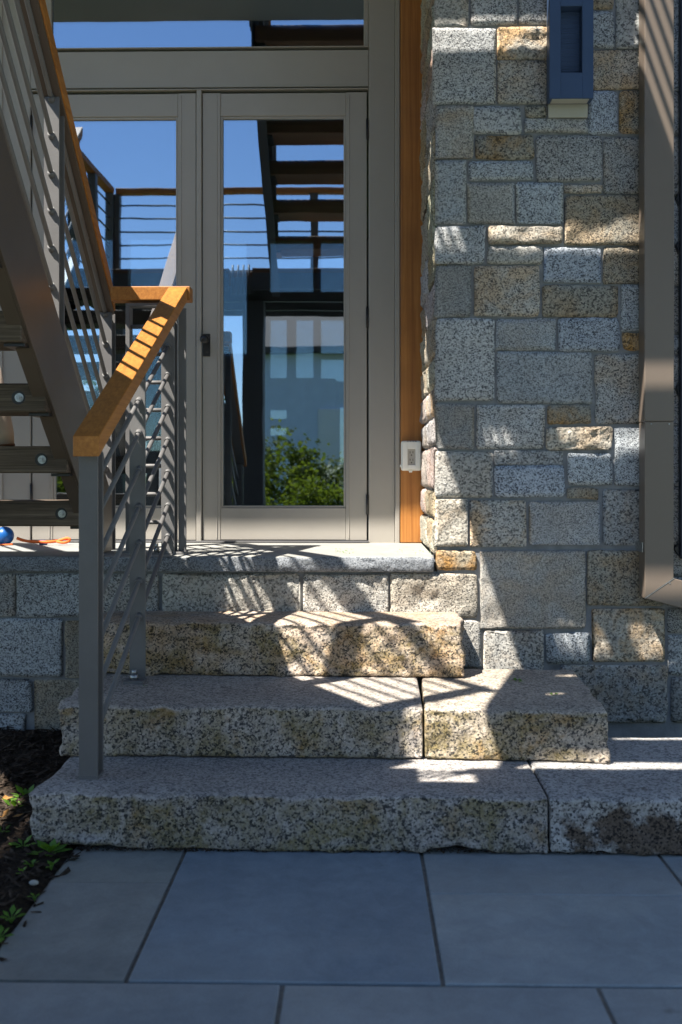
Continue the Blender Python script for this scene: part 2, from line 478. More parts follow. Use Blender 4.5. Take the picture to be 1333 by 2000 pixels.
# ------------------------------------------------------------------ house body and stone wall
hw = thing('house', 'greige clad house standing behind the stone wall and glazed doors', 'house', (-1, 5.2, 0))
YB = 10.6                                      # rear wall of the room behind the doors
XL0 = PX(-40, YD)
MB().box(-7, XL0, YD + .06, YD + .24, -.05, 7.2).build('wall', M['siding_paint'], hw)
MB().box(XL0 + .001, 6.5, YD + .10, YD + .24, 3.62, 7.2).build('wall', M['siding_paint'], hw)
MB().box(XC + .03, 6.5, YD + .10, YD + .24, -.05, 3.619).build('wall', M['siding_paint'], hw)
MB().box(-7, -6.8, YD + .241, YB, -.05, 7.2).build('wall', M['siding_paint'], hw)
MB().box(6.3, 6.5, YD + .241, YB, -.05, 7.2).build('wall', M['siding_paint'], hw)
MB().box(-6.8, 6.3, YD + .08, YB, .4, Z4 - .01).build('floor', M['timber_brown'], hw)
MB().box(-6.8, 6.3, YD + .241, YB, 3.60, 3.8).build('ceiling', M['siding_paint'], hw)
MB().box(-.35, -.15, YD + 1.6, YD + 3.2, Z4 - .009, 1.72).build('partition', M['timber_brown'], hw)
opens = [(433, 470, 482, 690), (527, 470, 612, 570), (527, 622, 560, 738), (578, 622, 612, 738), (627, 470, 700, 570), (627, 622, 700, 690), (627, 700, 700, 745), (620, 795, 700, 905),
         (527, 800, 560, 818), (527, 835, 560, 850), (120, 300, 220, 560), (250, 300, 345, 560), (120, 640, 220, 880), (250, 640, 345, 880)]
cx_ = sorted({-6.8, 6.3} | {PX(o[k], YB) for o in opens for k in (0, 2)}); cz_ = sorted({Z4 - .0, 3.6} | {PZ(600, o[k], YB) for o in opens for k in (1, 3)})
rw = MB()
for xa, xb in zip(cx_, cx_[1:]):
    run = None
    for za, zb0 in zip(cz_, cz_[1:]):
        mx0, mz0 = (xa + xb) / 2, (za + zb0) / 2
        hole = any(PX(o[0], YB) < mx0 < PX(o[2], YB) and PZ(600, o[3], YB) < mz0 < PZ(600, o[1], YB) for o in opens)
        if not hole: rw.box(xa, xb, YB, YB + .14, za, zb0)
rw.build('rear_wall', M['siding_paint'], hw)
for o in opens:
    xa, xb, za, zb0 = PX(o[0], YB), PX(o[2], YB), PZ(600, o[3], YB), PZ(600, o[1], YB)
    MB().box(xa, xb, YB + .06, YB + .07, za, zb0).build('rear_pane', M['clear_pane'], hw)
MB().prism([(YD - .8, 7.2), (YD + 2.2, 8.6), (YD + 5, 7.2)], 'X', -7.4, 6.9).build('roof', M['roof_shingle'], hw)

sw = thing('stone_wall', 'granite block wall with grey mortar joints right of the door and below the landing', 'wall', (1.2, YW, 0))
mo = MB()
mo.box(XC + .010, 5.5, YW + .009, YD + .09, -.05, 4.0)
mo.box(-3.3, XC + .009, YW + .011, YW + .5, -.05, Z4 - .062)
mo.build('mortar', M['mortar'], sw)

def stone(px0, py0, px1, py1, tint, mat='granite', rough=.004, rust=0.0, face='front', bulge=.0035, seed=None, proud=0.0, depth=.05):
    if face == 'front':
        a = P(px0, py1, YW); b = P(px1, py0, YW)
        x0, z0, x1, z1 = a.x, a.z, b.x, b.z
    else:
        x0, z0, x1, z1 = px0, py0, px1, py1          # along y and z of the return
    w, h = x1 - x0, z1 - z0
    cx, cz = (x0 + x1) / 2, (z0 + z1) / 2
    s = random.random() * 50 if seed is None else seed
    step = .016 if rough > .008 else .022
    nx = max(5, int(w / step)); nzz = max(4, int(h / step))
    cr = min(.012, w * .15, h * .18) * random.uniform(.4, 1.3)
    bm = bmesh.new(); grid = {}
    dx4 = [random.uniform(-.004, .004) for _ in range(4)]; dz4 = [random.uniform(-.004, .004) for _ in range(4)]
    def place(u, v):
        x = u * w / 2; z = v * h / 2
        # rounded corners
        ix, iz = max(0, abs(x) - (w / 2 - cr)), max(0, abs(z) - (h / 2 - cr))
        L = math.hypot(ix, iz)
        if L > cr and L > 0:
            k = cr / L; x = math.copysign(w / 2 - cr + ix * k, x); z = math.copysign(h / 2 - cr + iz * k, z)
        bl = ((1 - u) * (1 - v) / 4, (1 + u) * (1 - v) / 4, (1 - u) * (1 + v) / 4, (1 + u) * (1 + v) / 4)
        x += sum(p * q for p, q in zip(bl, dx4)); z += sum(p * q for p, q in zip(bl, dz4))
        e = max(abs(u), abs(v))
        wob = .0045 * e * e
        x += wob * nz(z * 14, s, 2) + .003 * e * nz(z * 45, s, 7); z += wob * nz(x * 14, s, 9) + .003 * e * nz(x * 45, s, 5)
        return x, z
    for i in range(nx + 1):
        for j in range(nzz + 1):
            u = -1 + 2 * i / nx; v = -1 + 2 * j / nzz
            # denser towards the edge
            u = math.copysign(1 - (1 - abs(u)) ** 1.25, u); v = math.copysign(1 - (1 - abs(v)) ** 1.25, v)
            x, z = place(u, v)
            edx = min(w / 2 - abs(u) * w / 2, h / 2 - abs(v) * h / 2)
            r = min(1, edx / .006)
            d = proud + bulge * (1 - (1 - r) ** 2) + rough * (fbm((x + cx) * 11, s, (z + cz) * 11) * .9 + .35 * fbm((x + cx) * 40, s, (z + cz) * 40)) * (0.25 + .75 * r) + .0022 * r * nz(x * 60, s, z * 60)
            grid[i, j] = (x, z, d)
    vs_ = {}
    def mk(x, z, d): return Vector((x, -d, z)) if face == 'front' else Vector((-d, x, z))
    for k, (x, z, d) in grid.items(): vs_[k] = bm.verts.new(mk(x, z, d))
    for i in range(nx):
        for j in range(nzz):
            f = bm.faces.new((vs_[i, j], vs_[i + 1, j], vs_[i + 1, j + 1], vs_[i, j + 1])); f.smooth = True
    ring = [(i, 0) for i in range(nx)] + [(nx, j) for j in range(nzz)] + [(i, nzz) for i in range(nx, 0, -1)] + [(0, j) for j in range(nzz, 0, -1)]
    back = [bm.verts.new(mk(grid[k][0], grid[k][1], -depth)) for k in ring]
    n = len(ring)
    for q in range(n):
        f = bm.faces.new((vs_[ring[q]], back[q], back[(q + 1) % n], vs_[ring[(q + 1) % n]])); f.smooth = True
    bm.faces.new(back)
    bmesh.ops.recalc_face_normals(bm, faces=bm.faces)
    me = bpy.data.meshes.new('stone'); bm.to_mesh(me); bm.free()
    loc = Vector((cx, YW, cz)) if face == 'front' else Vector((XC, cx, cz))
    o = new_obj('stone', me, M[mat], sw, loc - wloc(sw))
    o.color = (*tint, rust)
    return o

G = (1, 1, 1); B = (.94, 1.0, 1.06); BB = (.92, 1.0, 1.13); W = (1.02, .98, .91); T = (.95, .85, .68); D = (.82, .82, .81); TD = (.78, .725, .61); L = (1.12, 1.12, 1.12)
g_, f_, r_ = 'granite', 'granite_fine', 'granite_rough'
XR = 1296
STONES = [
 (848,-60,917,51,W,f_,.004,.3),(920,-60,1010,49,G,g_,.004,.2),(1014,-60,1098,45,G,g_,.006,.1),
 (847,54,970,203,G,g_,.005,.1),(973,52,1084,117,W,r_,.016,.75),(973,119,1084,203,W,g_,.005,.4),
 (1102,-60,1201,17,TD,g_,.004,.5),(1142,20,1201,92,B,g_,.005,.1),(1205,-60,XR,95,B,r_,.014,0),
 (1132,97,XR,174,W,r_,.009,.5),(1151,178,1207,262,BB,g_,.004,0),(1211,177,XR,261,TD,g_,.006,.8),
 (850,206,925,308,W,f_,.006,.4),(922,207,1018,261,G,g_,.006,.1),(1028,207,1067,229,TD,g_,.003,.5),
 (1025,232,1148,260,G,g_,.004,.1),(930,264,1043,311,TD,g_,.006,.9),(1047,265,1178,354,G,g_,.005,.1),
 (1181,266,XR,378,D,g_,.005,.3),(850,313,911,437,B,f_,.003,.15),(916,315,1041,351,B,g_,.005,.1),
 (914,356,1006,436,W,f_,.003,.05),(1009,355,1101,438,B,g_,.004,0),(1105,359,1178,377,W,g_,.004,.4),
 (1104,381,XR,479,TD,g_,.012,.45),(850,441,948,514,BB,r_,.010,.1),(953,442,1099,477,W,r_,.018,.4),
 (952,480,1060,516,W,f_,.006,.1),(1063,482,1174,552,BB,g_,.004,0),(1178,482,XR,553,TD,g_,.004,.5),
 (850,518,921,620,D,f_,.004,.1),(926,519,1056,617,W,g_,.006,.5),(1060,557,1207,619,TD,g_,.005,.4),
 (1213,556,XR,646,B,g_,.005,.1),(851,622,966,783,G,g_,.005,.05),(971,622,1086,684,B,f_,.004,.2),
 (1091,621,1211,688,BB,g_,.005,0),(1217,650,XR,685,T,g_,.006,1.0),(973,686,1159,788,B,f_,.006,.1),
 (1164,691,XR,829,D,g_,.005,.35),(850,787,927,876,D,f_,.004,.2),(931,790,1063,875,G,g_,.006,.1),
 (1070,792,1155,828,TD,f_,.004,.9),(1068,833,1196,879,W,r_,.020,.35),(1201,836,XR,948,B,g_,.007,.05),
 (850,881,962,970,G,r_,.007,.1),(966,880,1101,906,G,g_,.005,.05),(966,909,1103,972,BB,g_,.005,0),
 (1109,885,1196,948,B,g_,.005,0),(1110,952,1171,975,TD,f_,.003,.4),(850,974,915,1066,W,r_,.014,.3),
 (919,977,1030,1069,W,g_,.007,.6),(1034,980,1173,1066,G,f_,.005,.1),(1180,955,XR,1065,D,g_,.006,.3),
 (852,1075,932,1113,T,r_,.012,1.0),(940,1077,1143,1228,W,f_,.012,.25),(1149,1076,XR,1182,TD,g_,.010,.5),
 (762,1122,934,1206,W,r_,.018,.15),(897,1212,941,1306,G,r_,.010,.1),(945,1233,1063,1320,W,g_,.010,.3),
 (1069,1237,1153,1296,B,g_,.008,.05),(1160,1190,1299,1292,W,r_,.012,.7),(1095,1300,1303,1412,D,g_,.010,.5),
 (1305,1190,1420,1237,D,g_,.006,.2),(1306,1243,1420,1320,B,g_,.006,.1),(1311,1326,1430,1412,D,g_,.006,.1),
 (592,1122,757,1200,G,r_,.014,.1),(318,1122,586,1200,D,r_,.014,.1),(186,1121,309,1200,D,g_,.006,.3),
 (33,1121,180,1205,B,g_,.008,.05),(-90,1121,29,1204,D,g_,.006,.2),(-120,1210,122,1322,B,g_,.004,0),
 (128,1212,300,1325,TD,f_,.006,.3),(-70,1328,62,1390,B,g_,.010,0),(68,1328,190,1462,TD,f_,.008,.3),
 (-60,1395,50,1460,B,g_,.008,.1),(-260,1121,-95,1204,G,g_,.006,.1),(-300,1210,-125,1322,D,g_,.006,.1),(-250,1328,-75,1460,G,g_,.006,.1),
]
prev = -70
for e in (175, 262, 382, 478, 556, 650, 690, 830, 948, 1065, 1125, 1186):
    STONES.append((1300, prev + 4, 1430, e, random.choice((G, B, D, W)), g_, .006, .2)); prev = e
for (x0, y0, x1, y1, tint, mt, rg, rust) in STONES:
    jit = random.uniform(.93, 1.07)
    stone(x0, y0, x1, y1, tuple(c * jit for c in tint), mt, rg, rust, proud=random.uniform(-.002, .004) + (.004 if rg > .009 else 0))
# the return of the wall beside the cedar board
z = Z4 + .008
cuts = [Z4 + .008]
while cuts[-1] < 3.9: cuts.append(cuts[-1] + random.uniform(.09, .26))
for a, b_ in zip(cuts, cuts[1:]):
    ym = random.uniform(4.35, 4.62)
    for ya, yb in ((YW + .012, ym - .008), (ym + .008, YD - .005)):
        stone(ya, a, yb, b_ - .014, tuple(c * random.uniform(.92, 1.08) for c in random.choice((W, W, TD, G))), r_, .011, random.uniform(.1, .6), face='side', proud=random.uniform(-.003, .003), bulge=.007)

# ------------------------------------------------------------------ granite steps and landing slab
def rough_block(name, label, corners, ztop, h, yback, mat, tint, seed, group=None, amp=.016, ends=(1, 1), rust=0.0, ragged=.0):
    """rock-faced slab: front edge from corners[0] to corners[1] (x, y), sawn top, split front and ends"""
    (xa, ya), (xb, yb) = corners
    cx = (xa + xb) / 2; cyf = (ya + yb) / 2
    ang = math.atan2(yb - ya, xb - xa); w = math.hypot(xb - xa, yb - ya)
    d = yback - cyf
    hx, hy, hz = w / 2, d / 2, h / 2
    r = .011
    def lines(hh, n):
        a = [-hh, -hh + r * .25, -hh + r * .6]
        k = [-hh + r + (2 * hh - 2 * r) * i / n for i in range(n + 1)]
        return a + k + [hh - r * .6, hh - r * .25, hh]
    X = lines(hx, max(6, int(w / .016))); Yl = lines(hy, max(4, int(d / .05))); Zl = lines(hz, max(6, int(h / .014)))
    bm = bmesh.new(); V = {}
    def vert(i, j, k):
        key = (i, j, k)
        if key in V: return V[key]
        p = Vector((X[i], Yl[j], Zl[k]))
        rr = r
        q = Vector((max(-hx + rr, min(hx - rr, p.x)), max(-hy + rr, min(hy - rr, p.y)), max(-hz + rr, min(hz - rr, p.z))))
        dl = p - q
        nrm = dl.normalized()
        p = q + nrm * rr
        side = max(0, -nrm.y) + (abs(nrm.x) if ends[0 if nrm.x < 0 else 1] else 0)
        side = min(1, side)
        # split faces: broad facets and fine spall
        a = amp * (.75 * fbm(p.x * 5 + seed, p.y * 5, p.z * 7) + .75 * fbm(p.x * 17 + seed, p.y * 17, p.z * 17) + .45 * nz(p.x * 55, p.y * 55 + seed, p.z * 55))
        p += nrm * a * side
        if nrm.y < -.1:
            # battered out a little towards the middle, chipped arris
            p.y -= .009 * (1 - p.z / hz)
        e = max(0, 1 - abs(p.y + hy) / .05) * max(0, 1 - abs(p.z - hz) / .05)
        p.z -= e * .006 * (1 + 1.5 * fbm(p.x * 12 + seed, 3, 1))
        if nrm.z > .7: p.z += .0022 * fbm(p.x * 9, p.y * 9, seed)
        if ragged and nrm.z < .3 and p.z < -hz + .05:
            p.z += ragged * max(0, fbm(p.x * 2.6 + seed, 0, 5, 5) - .05) * max(0, 1 - (p.z + hz) / .05)
        # ends not square
        if nrm.x < -.3 and ends[0]: p.x += .018 * fbm(p.y * 6 + seed, p.z * 6, 8) - .012 * (p.z / hz)
        V[key] = bm.verts.new(p); return V[key]
    nx, ny, nzz = len(X) - 1, len(Yl) - 1, len(Zl) - 1
    def face(a, b, c, e):
        f = bm.faces.new((vert(*a), vert(*b), vert(*c), vert(*e))); f.smooth = True
    for i in range(nx):
        for k in range(nzz):
            face((i, 0, k), (i + 1, 0, k), (i + 1, 0, k + 1), (i, 0, k + 1))
            face((i, ny, k), (i, ny, k + 1), (i + 1, ny, k + 1), (i + 1, ny, k))
        for j in range(ny):
            face((i, j, nzz), (i + 1, j, nzz), (i + 1, j + 1, nzz), (i, j + 1, nzz))
            face((i, j, 0), (i, j + 1, 0), (i + 1, j + 1, 0), (i + 1, j, 0))
    for j in range(ny):
        for k in range(nzz):
            face((0, j, k), (0, j, k + 1), (0, j + 1, k + 1), (0, j + 1, k))
            face((nx, j, k), (nx, j + 1, k), (nx, j + 1, k + 1), (nx, j, k + 1))
    me = bpy.data.meshes.new(name); bm.to_mesh(me); bm.free()
    o = new_obj(name, me, M[mat])
    n = Vector((-sin(ang), cos(ang)))
    o.location = (cx + n.x * hy, cyf + n.y * hy, ztop - hz); o.rotation_euler = (0, 0, ang)
    o.color = (*tint, rust)
    tag(o, label, 'step', group)
    return o
GS = 'granite slabs of the three entrance steps'
def at(px, Y): return (PX(px, Y), Y)
rough_block('stone_step', 'longest granite slab, the bottom step carrying the front railing post', [at(66, 2.900), at(1071.5, 2.884)], Z1, Z1 - .004, 3.50, 'step_granite', (.93, .97, 1.03), 3.3, GS, .013, (1, 0), ragged=.03)
rough_block('stone_step', 'bottom step granite slab at right with a dark brown stain', [at(1075, 2.884), at(1640, 2.880)], Z1, Z1 - .004, 3.55, 'step_stained', (.96, 1.0, 1.06), 8.1, GS, .013, (0, 0), ragged=.03)
rough_block('stone_step', 'long left slab of the middle granite step behind the front post', [at(118, 3.290), at(827, 3.265)], Z2, Z2 - Z1 - .003, 3.90, 'step_granite', (1, 1, 1), 12.7, GS, .012, (1, 0))
rough_block('stone_step', 'short right slab of the middle granite step with leaves lying on it', [at(829.5, 3.262), at(1190, 3.235)], Z2, Z2 - Z1 - .003, 3.92, 'step_granite', (1.0, .97, .90), 21.4, GS, .012, (0, 1))
rough_block('stone_step', 'single granite slab of the top step just below the landing', [at(168, 3.800), at(905, 3.745)], Z3, Z3 - Z2 - .003, 4.10, 'step_granite', (1.05, 1.0, .94), 33.9, GS, .016, (1, 1), rust=.35)
rough_block('stone_step', 'narrow granite slab filling the corner behind the bottom step at right', [at(1150, 3.56), at(1640, 3.56)], Z1, Z1 - .004, 4.09, 'step_stained', (.96, 1.0, 1.06), 41.0, GS, .004, (0, 0)) if False else None

ls = thing('landing', 'pale stone landing slab in front of the glazed doors', 'landing', (-.8, YS, Z4))
def lip_slab(x0, x1, seed):
    bm = bmesh.new(); n = int((x1 - x0) / .014); rows = []
    prof = [(YD + .02, Z4), (YS + .20, Z4), (YS + .05, Z4), (YS + .006, Z4 - .0005), (YS + .001, Z4 - .004), (YS, Z4 - .014), (YS, Z4 - .028), (YS + .001, Z4 - .042), (YS + .002, Z4 - .056), (YS + .006, Z4 - .062), (YD + .02, Z4 - .062)]
    for i in range(n + 1):
        x = x0 + (x1 - x0) * i / n; row = []
        for k, (y, z_) in enumerate(prof):
            if 3 <= k <= 9:
                y += .010 * fbm(x * 9 + seed, z_ * 30, 2) + .005 * fbm(x * 40, z_ * 60, seed)
                if k in (3, 4): z_ -= .004 * max(0, fbm(x * 12, 7, seed))
            row.append(bm.verts.new((x, y, z_)))
        rows.append(row)
    m = len(prof)
    for a, b_ in zip(rows, rows[1:]):
        for k in range(m):
            f = bm.faces.new((a[k], a[(k + 1) % m], b_[(k + 1) % m], b_[k])); f.smooth = k not in (0, 1, 9, 10)
    bm.faces.new(rows[0]); bm.faces.new(rows[-1][::-1])
    bmesh.ops.recalc_face_normals(bm, faces=bm.faces)
    me = bpy.data.meshes.new('slab'); bm.to_mesh(me); bm.free()
    for v in me.vertices: v.co -= Vector(ls.location)
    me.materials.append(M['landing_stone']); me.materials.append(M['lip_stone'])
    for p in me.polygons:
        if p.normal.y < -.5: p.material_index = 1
    return new_obj('slab', me, None, ls)
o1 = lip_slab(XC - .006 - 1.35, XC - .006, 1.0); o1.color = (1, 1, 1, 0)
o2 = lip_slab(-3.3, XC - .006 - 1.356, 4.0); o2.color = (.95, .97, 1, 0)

# ------------------------------------------------------------------ doors and surround
def dpt(px, py, Y=YD): return P(px, py, Y)
def rect(b, px0, py0, px1, py1, y0, y1, bev=.0015):
    a = P(px0, py1, YD); c = P(px1, py0, YD)
    b.box(a.x, c.x, y0, y1, a.z, c.z, bev); return b

zb = Z4 + .012
ZTOP = PZ(560, 180, YD)
def glazed_door(label, x_out0, x_out1, gx0, gx1, handle):
    t = thing('glazed_door', label, 'door', (( x_out0 + x_out1) / 2, YD, Z4))
    zg1 = PZ(560, 225, YD); zg0 = PZ(560, 992, YD)
    y0, y1 = YD, YD + .045
    MB().box(x_out0, gx0, y0, y1, zb, ZTOP, .002).build('stile', M['door_paint'], t)
    MB().box(gx1, x_out1, y0, y1, zb, ZTOP, .002).build('stile', M['door_paint'], t)
    MB().box(gx0 + .0005, gx1 - .0005, y0 + .002, y1 - .002, zg1, ZTOP - .002, .002).build('top_rail', M['door_paint'], t)
    MB().box(gx0 + .0005, gx1 - .0005, y0 + .002, y1 - .002, zb + .002, zg0, .002).build('bottom_rail', M['door_paint'], t)
    # glazing bead round the pane
    w = .011
    for q in ((gx0, gx0 + w, y0 + .008, y0 + .03, zg0, zg1), (gx1 - w, gx1, y0 + .008, y0 + .03, zg0, zg1), (gx0 + w, gx1 - w, y0 + .009, y0 + .03, zg1 - w, zg1), (gx0 + w, gx1 - w, y0 + .009, y0 + .03, zg0, zg0 + w)):
        MB().box(*q, .002).build('glazing_bead', M['door_paint'], t)
    MB().box(gx0 + .004, gx1 - .004, y0 + .022, y0 + .034, zg0 + .004, zg1 - .004).build('glass_pane', M['glass'], t)
    return t
xl0, xl1 = PX(63, YD), PX(383, YD)
xr0, xr1 = PX(396, YD), PX(717, YD)
rd = glazed_door('right glazed door with a black knob beside the cedar board', xr0, xr1, PX(431, YD), PX(676, YD), True)
ld = glazed_door('left glazed door half hidden behind the railings, without a knob', xl0, xl1, PX(103, YD), PX(347.5, YD), False)
# shallow bead line on the stiles
for (t, xs_) in ((rd, (PX(424, YD), PX(682, YD))), (ld, (PX(97, YD), PX(354, YD)))):
    for x in xs_: MB().box(x - .0025, x + .0025, YD - .003, YD + .002, Z4 + .02, ZTOP - .012, .001).build('moulding', M['door_paint'], t)
# handle
a = P(397, 696, YD); c = P(411, 652, YD)
hd = MB().box(a.x, c.x, YD - .006, YD, a.z, c.z, .0015).build('handle_plate', M['black'], rd)
kb = P(402.5, 665, YD)
MB().cyl((kb.x, YD - .006, kb.z), (kb.x, YD - .04, kb.z), .009, 14).ball((kb.x, YD - .052, kb.z), .0225, 10, (1, .8, 1)).build('knob', M['black'], hd)
k2 = P(405, 688, YD)
MB().cyl((k2.x, YD - .0062, k2.z), (k2.x, YD - .009, k2.z), .006, 10).build('keyhole', M['slot'], hd)
a = P(383.8, 677, YD); c = P(387, 664, YD)
MB().box(a.x, c.x, YD - .004, YD - .0005, a.z, c.z).build('strike_plate', M['black'], ld)
for (t, hx, ys_) in ((rd, 717.7, (253, 620, 985)), (ld, 61.8, (246, 620, 965))):
    for y in ys_:
        p = P(hx, y, YD); b = MB()
        b.cyl((p.x, YD - .006, p.z - .047), (p.x, YD - .006, p.z + .047), .0062, 10)
        b.cyl((p.x, YD - .006, p.z - .054), (p.x, YD - .006, p.z - .047), .004, 8)
        b.cyl((p.x, YD - .006, p.z + .047), (p.x, YD - .006, p.z + .054), .004, 8)
        b.build('hinge', M['black'], t)

fr = thing('door_frame', 'greige door surround with a transom window over the glazed doors', 'door frame', (PX(390, YD), YD, Z4))
b = MB(); rect(b, 384.5, 176, 394.5, 1062, YD - .012, YD + .04, .003); b.build('mullion', M['door_paint'], fr)
b = MB(); rect(b, 720.5, -200, 772, 1062, YD - .004, YD + .05, .003); b.build('jamb', M['door_paint'], fr)
b = MB(); rect(b, 772.3, -200, 781.5, 1062, YD - .022, YD + .05, .004); b.build('edge_strip', M['door_paint'], fr)
b = MB(); rect(b, -120, -200, 60, 1062, YD - .004, YD + .05, .003); b.build('jamb', M['door_paint'], fr)
b = MB(); rect(b, 1, -200, 6, 1062, YD - .012, YD - .003, .002); b.build('edge_strip', M['door_paint'], fr)
b = MB(); rect(b, 60.3, 97, 720.2, 173, YD - .004, YD + .05, .002); b.build('head_board', M['door_paint'], fr)
b = MB(); rect(b, 60.3, 173.2, 720.2, 178.5, YD - .014, YD + .05, .003); b.build('drip_moulding', M['door_paint'], fr)
b = MB(); rect(b, 60.3, 91, 720.2, 96.7, YD - .012, YD + .05, .003); b.build('transom_sill', M['door_paint'], fr)
b = MB(); rect(b, 60.3, -170, 100, 90.8, YD + .004, YD + .05, .003); b.build('transom_stile', M['door_paint'], fr)
b = MB(); rect(b, 711, -170, 720.2, 90.8, YD + .004, YD + .05, .003); b.build('transom_stile', M['door_paint'], fr)
b = MB(); rect(b, 100.2, -170, 710.8, 90.8, YD + .022, YD + .034, 0); b.build('transom_pane', M['glass'], fr)
b = MB(); b.box(xl0 - .02, xr1 + .01, YD - .03, YD + .06, Z4 + .0005, Z4 + .010, .002); b.build('threshold', M['steel_dark'], fr)

a = P(782.5, 1061, YD); c = P(823, -260, YD)
cb = MB(); cb.box(a.x, XC + .02, YD - .028, YD + .06, Z4 + .002, c.z, .004)
cb = cb.build('cedar_board', M['cedar'], at=(a.x, YD, Z4)); tag(cb, 'orange cedar board between the door frame and the stone wall', 'board')

# weatherproof outlet cover
YO = YD - .030
oa = P(783.5, 921, YO); oc = P(823.5, 861, YO)
oc_t = thing('outlet_cover', 'white weatherproof outlet cover on the cedar board', 'outlet', ((oa.x + oc.x) / 2, YO, oa.z))
def rrect(x0, x1, z0, z1, r, n=5):
    pts = []
    for (cx, cz, a0) in ((x1 - r, z1 - r, 0), (x0 + r, z1 - r, 90), (x0 + r, z0 + r, 180), (x1 - r, z0 + r, 270)):
        for k in range(n + 1):
            a = radians(a0 + 90 * k / n); pts.append((cx + r * cos(a), cz + r * sin(a)))
    return pts
MB().prism(rrect(oa.x, oc.x, oa.z + .004, oc.z, .012), 'Y', YO - .012, YO, .002).build('base', M['white_plastic'], oc_t)
wx0, wx1 = PX(797, YO - .03), PX(812, YO - .03); wz0, wz1 = PZ(804, 908, YO - .03), PZ(804, 877, YO - .03)
x0, x1, z0, z1 = oa.x + .006, oc.x - .004, oa.z + .010, oc.z - .004
b = MB()
b.box(x0, wx0, YO - .032, YO - .011, z0, z1, .004, 2); b.box(wx1, x1, YO - .032, YO - .011, z0, z1, .004, 2)
b.box(wx0 - .003, wx1 + .003, YO - .031, YO - .011, wz1, z1 - .0005, .003, 2); b.box(wx0 - .003, wx1 + .003, YO - .031, YO - .011, z0 + .0005, wz0, .003, 2)
b.build('lid', M['white_plastic'], oc_t)
rp = MB().box(wx0, wx1, YO - .020, YO - .0115, wz0, wz1, .001).build('receptacle', M['outlet'], oc_t)
b = MB(); mx_ = (wx0 + wx1) / 2
for zc in (wz0 + (wz1 - wz0) * .27, wz0 + (wz1 - wz0) * .74):
    b.box(mx_ - .0085, mx_ - .0055, YO - .0215, YO - .0195, zc - .001, zc + .010); b.box(mx_ + .0055, mx_ + .0085, YO - .0215, YO - .0195, zc - .001, zc + .010)
    b.cyl((mx_, YO - .0215, zc - .009), (mx_, YO - .0195, zc - .009), .0035, 8)
b.build('slot', M['slot'], rp)['kind'] = 'stuff'
MB().box(oa.x - .006, oa.x + .004, YO - .016, YO - .004, oa.z + .022, oa.z + .034, .002).build('latch', M['white_plastic'], oc_t)
b = MB(); b.box(mx_ - .012, mx_ + .004, YO - .02, YO - .006, oa.z - .004, oa.z + .006, .002)
b.build('latch', M['white_plastic'], oc_t)
b = MB()
for k in range(4): b.box(oa.x + .03 + k * .013, oa.x + .036 + k * .013, YO - .0225, YO - .018, oc.z - .0045, oc.z - .001)
b.build('vent_slot', M['slot'], oc_t)['kind'] = 'stuff'

# ------------------------------------------------------------------ wall light and its mounting block
YL = YW - .085
la = P(1074, 192, YL); lc = P(1160, -40, YL)
wl_t = thing('wall_light', 'navy box wall light with an open slot on the stone wall', 'wall light', ((la.x + lc.x) / 2, YW, la.z))
ax0, ax1 = PX(1096, YL), PX(1138, YL); az0, az1 = PZ(1117, 141, YL), PZ(1117, 11, YL)
b = MB()
b.box(la.x, ax0, YL, YL + .055, la.z, lc.z, .0015); b.box(ax1, lc.x, YL, YL + .055, la.z, lc.z, .0015)
b.box(ax0 - .001, ax1 + .001, YL + .0005, YL + .055, la.z + .0005, az0, .0012); b.box(ax0 - .001, ax1 + .001, YL + .0005, YL + .055, az1, lc.z - .0005, .0012)
b.build('housing', M['navy'], wl_t)
MB().box(ax0 - .004, ax1 + .004, YL + .05, YL + .058, az0 - .004, az1 + .004).build('recess_panel', M['navy'], wl_t)
rec = MB()
n = 26
for k in range(n):
    zz = az0 + (az1 - az0) * (k + .5) / n
    rec.box(ax0, ax1, YL + .0475, YL + .0505, zz - .0014, zz + .0014)
rec.build('rib', M['navy'], wl_t)['kind'] = 'stuff'
MB().box(la.x + .003, lc.x - .003, YL + .056, YW + .004, la.z + .004, lc.z - .004, .001).build('back_box', M['steel_dark'], wl_t)
MB().box(la.x + .012, lc.x - .016, YL + .006, YL + .05, la.z - .002, la.z + .006, .0005).build('diffuser', M['cream'], wl_t)
ba = P(1071, 230, YW - .004); bc = P(1148, 203, YW - .004)
mb_ = MB().box(ba.x, bc.x, YW - .012, YW + .05, ba.z, bc.z, .002).build('mounting_block', M['cream'], at=(ba.x, YW, ba.z))
tag(mb_, 'cream mounting block set in the wall under the navy light', 'block')

# ------------------------------------------------------------------ downspout and dark pipe at the right
YP = YW - .105
ds = thing('downspout', 'square bronze downspout bent at the bottom on the stone wall', 'downspout', (PX(1290, YP), YP, PZ(1290, 1165, YP)))
x0, x1 = PX(1260, YP), PX(1318, YP)
zj = PZ(1290, 823, YP); zl = PZ(1260, 1169, YP); zr = PZ(1318, 1130, YP)
YPb = YP + .085
MB().box(x0, x1, YP, YPb, zj, 4.0, .003).build('pipe', M['bronze'], ds)
MB().prism([(x0 + .0015, zj - .0008), (x1 - .0015, zj - .0008), (x1 - .0015, zr + .0015), (x0 + .0015, zl + .0015)], 'Y', YP + .0015, YPb - .001, .002).build('pipe', M['bronze'], ds)
sl = .27
MB().prism([(x0, zl), (x1, zr), (x1 + .45, zr - .45 * sl), (x1 + .45, zr - .45 * sl - .105), (x1, zl - (x1 - x0) * sl)], 'Y', YP, YPb, .0025).build('elbow', M['bronze'], ds)
MB().prism([(x0 + .001, zl - .0008), (x1 - .001, zr - .0008), (x1 - .001, zr + .0024), (x0 + .001, zl + .0024)], 'Y', YP - .0012, YP + .004).build('mitre_seam', M['bolt'], ds)
